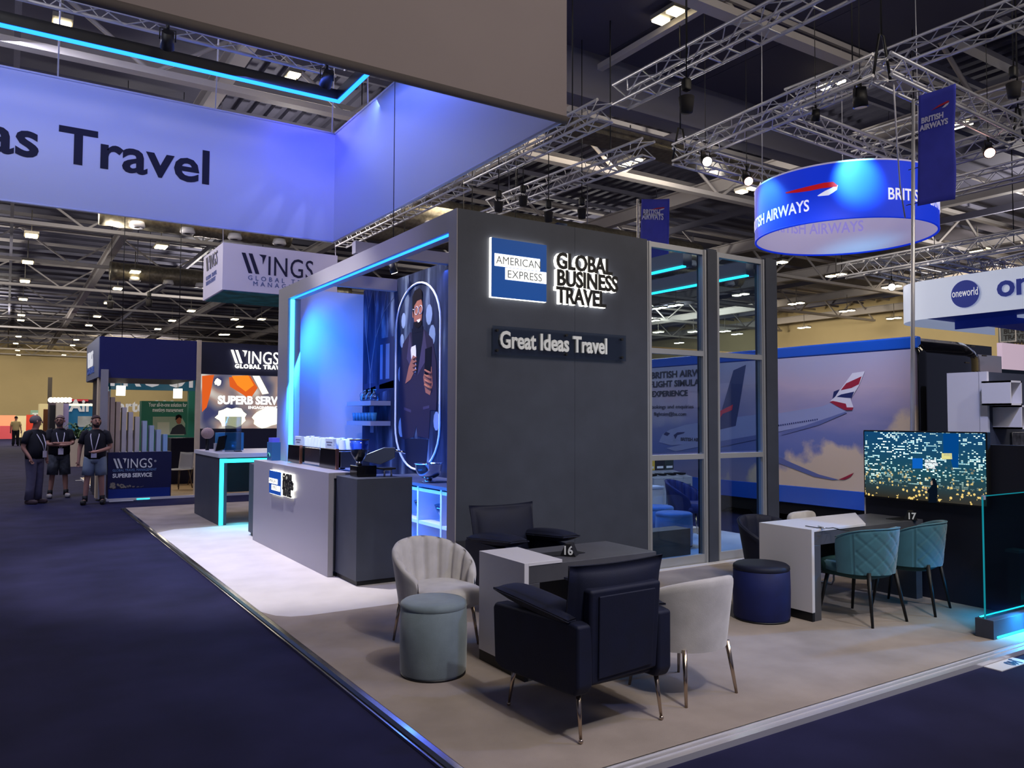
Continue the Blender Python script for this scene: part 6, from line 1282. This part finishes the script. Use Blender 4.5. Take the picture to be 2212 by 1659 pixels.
def loft(b, rings, n=20):
    """rings = (x, y, z, rx, ry, tilt)"""
    vs = []; K = len(rings)
    for x, y, z, rx, ry in rings:
        for i in range(n): a = 2*PI*i/n; vs.append((x+rx*math.cos(a), y+ry*math.sin(a), z))
    fs = [(i*n+j, i*n+(j+1) % n, (i+1)*n+(j+1) % n, (i+1)*n+j) for i in range(K-1) for j in range(n)]
    b.smooth = True; b.add(vs, fs); b.smooth = False; b.f.append(tuple(reversed(range(n)))); b.f.append(tuple((K-1)*n+j for j in range(n))); b.m += [0, 0]; b.sm += [False]*2
    return b
def person(name, loc, rz, label, H, arms, legs, belly, trousers, length, shoe, hair, beard=None, glasses=False, head_turn=0., sock=None, lanyard=True, tee=None, hairstyle='short', wide=1.0):
    """faces +Y; arms = {side: [shoulder, elbow, wrist, hand direction]}; legs = {side: (hip, knee, ankle)}"""
    t = thing(name, loc, label, 'person', None, rz); k = H/1.75
    V = lambda p: Vector(p)*k
    vs = []; es = []; rs = []
    def add(p, r, par=None):
        vs.append(V(p)); rs.append(r*k)
        if par is not None: es.append((par, len(vs)-1))
        return len(vs)-1
    pel = add((0, 0, .95), .13); sp = add((0, 0.0, 1.12), .125, pel); ch = add((0, -.01, 1.32), .135, sp); nk = add((0, -.005, 1.47), .062, ch); nk2 = add((0, .0, 1.53), .056, nk)
    ct, st_ = math.cos(head_turn), math.sin(head_turn)
    def hd(x, y, z): return (x*ct-y*st_, x*st_+y*ct+.01, z)
    h1 = add(hd(0, .025, 1.60), .075, nk2); h2 = add(hd(0, .015, 1.665), .082, h1); h3 = add(hd(0, .0, 1.71), .070, h2)
    for s in (-1, 1):
        sh, el, wr, hv = arms[s]
        a = add(sh, .062, ch); b_ = add(el, .047, a); c = add(wr, .031, b_)
        hv = Vector(hv).normalized(); pm = Vector(wr)+hv*.065; d = add(pm, .030, c)
        side = hv.cross(Vector((0, 0, 1)) if abs(hv.z) < .9 else Vector((0, 1, 0))).normalized(); up = side.cross(hv)
        for q in range(4):
            o = pm+side*(.012*(q-1.5))*1.6; f1 = add(o+hv*.04, .010, d); add(o+hv*(.07 if q in (0, 3) else .078)+up*.012, .008, f1)
        th = add(Vector(wr)+hv*.04+side*.035*s, .011, d); add(Vector(wr)+hv*.075+side*.045*s, .009, th)
        hp, kn, an = legs[s]
        a = add(hp, .085, pel); b_ = add(kn, .058, a); cf = Vector(kn).lerp(Vector(an), .35); c2 = add(cf, .056, b_); c = add(an, .038, c2)
        ft = Vector(an)+Vector((s*.03, .10, -.05)); add(ft, .034, c)
    skin_mesh('body', vs, es, rs, pel, M_skin, t)
    tm = tee or M_tee; w = wide
    # shirt: torso loft plus sleeves
    b = LM(); R_ = [(0, 0, .90, .19*w, .135), (0, .02*belly, 1.0, .20*w, .14+.03*belly), (0, .03*belly, 1.1, .195*w, .135+.045*belly), (0, .01, 1.25, .20*w, .135+.01*belly), (0, 0, 1.36, .215*w, .125), (0, -.01, 1.43, .175*w, .10), (0, -.01, 1.47, .10*w, .075), (0, -.005, 1.49, .075, .068)]
    loft(b, [tuple(q*k for q in r) for r in R_], 24)
    for s in (-1, 1):
        sh, el, wr, hv = arms[s]; sh = Vector(sh); el = Vector(el); e2 = sh.lerp(el, .72)
        b.tube([V(sh+Vector((-s*.06, 0, .015))), V(sh), V(sh.lerp(el, .4)), V(e2)], [.075*k, .078*k, .072*k, .070*k], 14)
    b.build('shirt', tm, t)
    for s in (-1, 1):
        hp, kn, an = legs[s]; hp = Vector(hp); kn = Vector(kn); an = Vector(an); b = LM()
        if length == 'long': P_ = [hp+Vector((-s*.01, 0, .10)), hp, hp.lerp(kn, .5), kn, kn.lerp(an, .5), an+Vector((0, 0, .0))]; Q_ = [.10, .115, .10, .085, .08, .082]
        else: P_ = [hp+Vector((-s*.01, 0, .10)), hp, hp.lerp(kn, .5), hp.lerp(kn, length)]; Q_ = [.10, .118, .112, .108]
        b.tube([V(p) for p in P_], [q*k for q in Q_], 16); b.build('trouser_leg', trousers, t)
        b = LM(); fx = an.x+s*.02; b.sup(V((fx, an.y+.07, .045)), (.048*k, .14*k, .045*k), .6, .7, 20, 10); b.build('shoe', shoe, t)
        if sock: b = LM(); b.tube([V(an+Vector((0, 0, -.03))), V(an+Vector((0, 0, .09)))], [.048*k, .05*k], 14); b.build('sock', sock, t)
    b = LM(); loft(b, [tuple(q*k for q in r) for r in [(0, 0, .82, .17*w, .12), (0, 0, .92, .185*w, .135)]], 20); b.build('waist', trousers, t)
    # face and hair
    def fb(fn, nm, m): b = LM(); fn(b); return b.build(nm, m, t)
    HP = lambda x, y, z: V(hd(x, y, z))
    fb(lambda b: b.tube([HP(0, .098, 1.665), HP(0, .118, 1.63), HP(0, .10, 1.618)], [.010*k, .016*k, .012*k], 8), 'nose', M_skin)
    fb(lambda b: b.tube([HP(-.03, .093, 1.588), HP(0, .102, 1.585), HP(.03, .093, 1.588)], .006*k, 6), 'mouth', mat('lips', (150, 92, 90), .6))
    for s in (-1, 1):
        fb(lambda b: b.ball(HP(s*.088, .0, 1.645), (.014*k, .022*k, .032*k), 10, 8), 'ear', M_skin)
        fb(lambda b: b.ball(HP(s*.032, .088, 1.668), .011*k, 8, 6), 'eye', mat('eye_dark', (34, 26, 28), .3))
        fb(lambda b: b.tube([HP(s*.05, .086, 1.69), HP(s*.02, .094, 1.692)], .005*k, 5), 'eyebrow', hair)
    def hairfn(b):
        lo = {'short': -.10, 'long': -.62, 'crop': .12}[hairstyle]
        def f(u, v):
            a = u*2*PI; front = max(0, math.sin(a)); ph = (1-v)*(lo+.75*front if hairstyle != 'crop' else .1+.45*front)+v*PI/2
            r = 1.0 if hairstyle != 'long' else 1.07
            return HP(.089*r*math.cos(a)*math.cos(ph), -.012+.100*r*math.sin(a)*math.cos(ph), 1.675+.102*math.sin(ph))
        b.grid(f, 28, 12, True)
    fb(hairfn, 'hair', hair)
    if beard:
        fb(lambda b: b.grid(lambda u, v: HP(.086*math.sin((u-.5)*3.4)*(1-.35*v), .014+.090*math.cos((u-.5)*3.4)*(1-.25*v)+.012, (1.572+.075*(abs(u-.5)*2)**2)-(.052+.02*abs(u-.5))*v), 20, 7), 'beard', beard)
        fb(lambda b: b.tube([HP(-.034, .094, 1.592), HP(-.015, .107, 1.603), HP(.015, .107, 1.603), HP(.034, .094, 1.592)], [.004*k, .007*k, .007*k, .004*k], 6), 'moustache', beard)
    if glasses:
        def gfn(b):
            for s in (-1, 1):
                b.tube([HP(s*.035+.026*math.cos(a), .108, 1.668+.019*math.sin(a)) for a in [2*PI*i/12 for i in range(12)]], .004*k, 5, True); b.tube([HP(s*.062, .104, 1.672), HP(s*.09, .0, 1.668)], .004*k, 5)
            b.tube([HP(-.01, .11, 1.672), HP(.01, .11, 1.672)], .004*k, 5)
        fb(gfn, 'glasses', M_black)
    if lanyard:
        d = .155+.05*belly
        fb(lambda b: [b.tube([V((s*.07, .02, 1.47)), V((s*.075, .125, 1.36)), V((s*.045, d, 1.2)), V((s*.012, d+.02, 1.06))], .009*k, 6) for s in (-1, 1)], 'lanyard', M_lany)
        fb(lambda b: b.box(V((-.05, d+.018, .93)), V((.05, d+.026, 1.06))), 'badge', M_lany)
    return t
std = {s: ((s*.09, 0, .90), (s*.10, .02, .50), (s*.11, -.01, .085)) for s in (-1, 1)}
def P3(px, py): p = at_z(px, py, 0); return (p.x, p.y, 0)
pocket = {-1: ((-.19, -.01, 1.40), (-.27, -.06, 1.13), (-.23, .08, .92), (.3, .3, -1)), 1: ((.19, -.01, 1.40), (.26, -.05, 1.13), (.22, .08, .93), (-.3, .3, -1))}
person('person', P3(72, 1088), math.radians(228), 'man in navy tee, faded jeans and lanyard, hands in pockets, turned towards the others', 1.74, pocket, std, 1.0, M_jean, 'long', M_shoeb, M_hairg, None, False, math.radians(52), hairstyle='long', wide=1.08)
crossed = {-1: ((-.19, -.01, 1.40), (-.25, .10, 1.16), (.06, .22, 1.17), (1, .1, .1)), 1: ((.19, -.01, 1.40), (.25, .10, 1.15), (-.06, .25, 1.13), (-1, .0, .15))}
person('person', P3(125, 1075), math.radians(186), 'man in glasses, black tee and camouflage shorts standing with folded arms', 1.75, crossed, {s: ((s*.09, 0, .90), (s*.12, .02, .50), (s*.15, -.01, .085)) for s in (-1, 1)}, .4, M_camo, 1.02, M_shoe, mat('hair_cropped_grey', (134, 112, 110), .9), mat('beard_grey', (96, 84, 90), .9), True, math.radians(-22), M_shoed, True, None, 'crop', 1.05)
hold = {-1: ((-.19, -.01, 1.40), (-.27, -.02, 1.12), (-.05, .19, 1.05), (1, .1, -.1)), 1: ((.19, -.01, 1.40), (.28, -.03, 1.13), (.29, .02, .88), (0, .1, -1))}
person('person', P3(203, 1089), math.radians(168), 'bearded man in black tee and grey shorts, one forearm raised, standing by the navy sign', 1.75, hold, {-1: ((-.09, 0, .90), (-.12, .02, .50), (-.14, -.02, .085)), 1: ((.09, 0, .90), (.13, .02, .50), (.16, .02, .085))}, .4, M_grey, .82, M_shoed, mat('hair_cropped_dark', (66, 50, 54), .9), mat('beard_dark', (40, 32, 40), .9), False, math.radians(24), M_shoed, True, None, 'crop', 1.0)
down = {s: ((s*.19, -.01, 1.40), (s*.25, -.02, 1.12), (s*.27, .05, .88), (0, .1, -1)) for s in (-1, 1)}
p = P3(33, 963); person('person', p, math.radians(-10), 'person in pale jacket and dark trousers walking away with a case, far left', 1.72, down, std, .2, M_tee, 'long', M_shoed, M_haird, lanyard=False, tee=mat('pale_jacket', (200, 180, 130), .8))
t = thing('trolley_case', (p[0]+.42, p[1]-.2, 0), 'dark trolley case beside the walking person far left', 'suitcase'); box('case_body', M_black, t, (p[0]+.2, p[1]-.35, .05), (p[0]+.72, p[1]-.05, .5), .03); MB().tube([(p[0]+.3, p[1]-.2, .5), (p[0]+.3, p[1]-.2, .9), (p[0]+.44, p[1]-.2, .9), (p[0]+.44, p[1]-.2, .5)], .015, 6).build('case_handle', M_alu, t)
for s in (.26, .66): MB().cyl((p[0]+s, p[1]-.3, .03), (p[0]+s, p[1]-.1, .03), .03, n=10).build('case_wheel', M_black, t)
p = P3(42, 937); person('person', p, math.radians(120), 'small distant person in dark top and beige trousers before the cream stand', 1.72, down, std, .1, mat('beige_trousers', (170, 150, 110), .8), 'long', M_shoed, M_haird, lanyard=False)
p = P3(1, 940); person('person', p, math.radians(90), 'dark-clad distant person cut by the left picture edge', 1.72, down, std, .1, M_tee, 'long', M_shoed, M_haird, lanyard=False)
p = P3(98, 952); person('person', p, math.radians(150), 'dark-haired distant person half hidden between the two standing men', 1.68, down, std, .1, M_tee, 'long', M_shoed, M_haird, lanyard=False, hairstyle='long')
# floor litter
for px, py, L_ in ((172, 1038, .2), (262, 1083, .45)):
    p = at_z(px, py, 0); tag(box('floor_plate', M_white, None, (p.x-L_/2, p.y-.04, 0), (p.x+L_/2, p.y+.04, .01)), 'white floor plate by the single man' if px < 200 else 'white floor plate at the corner of the navy sign', 'plate')
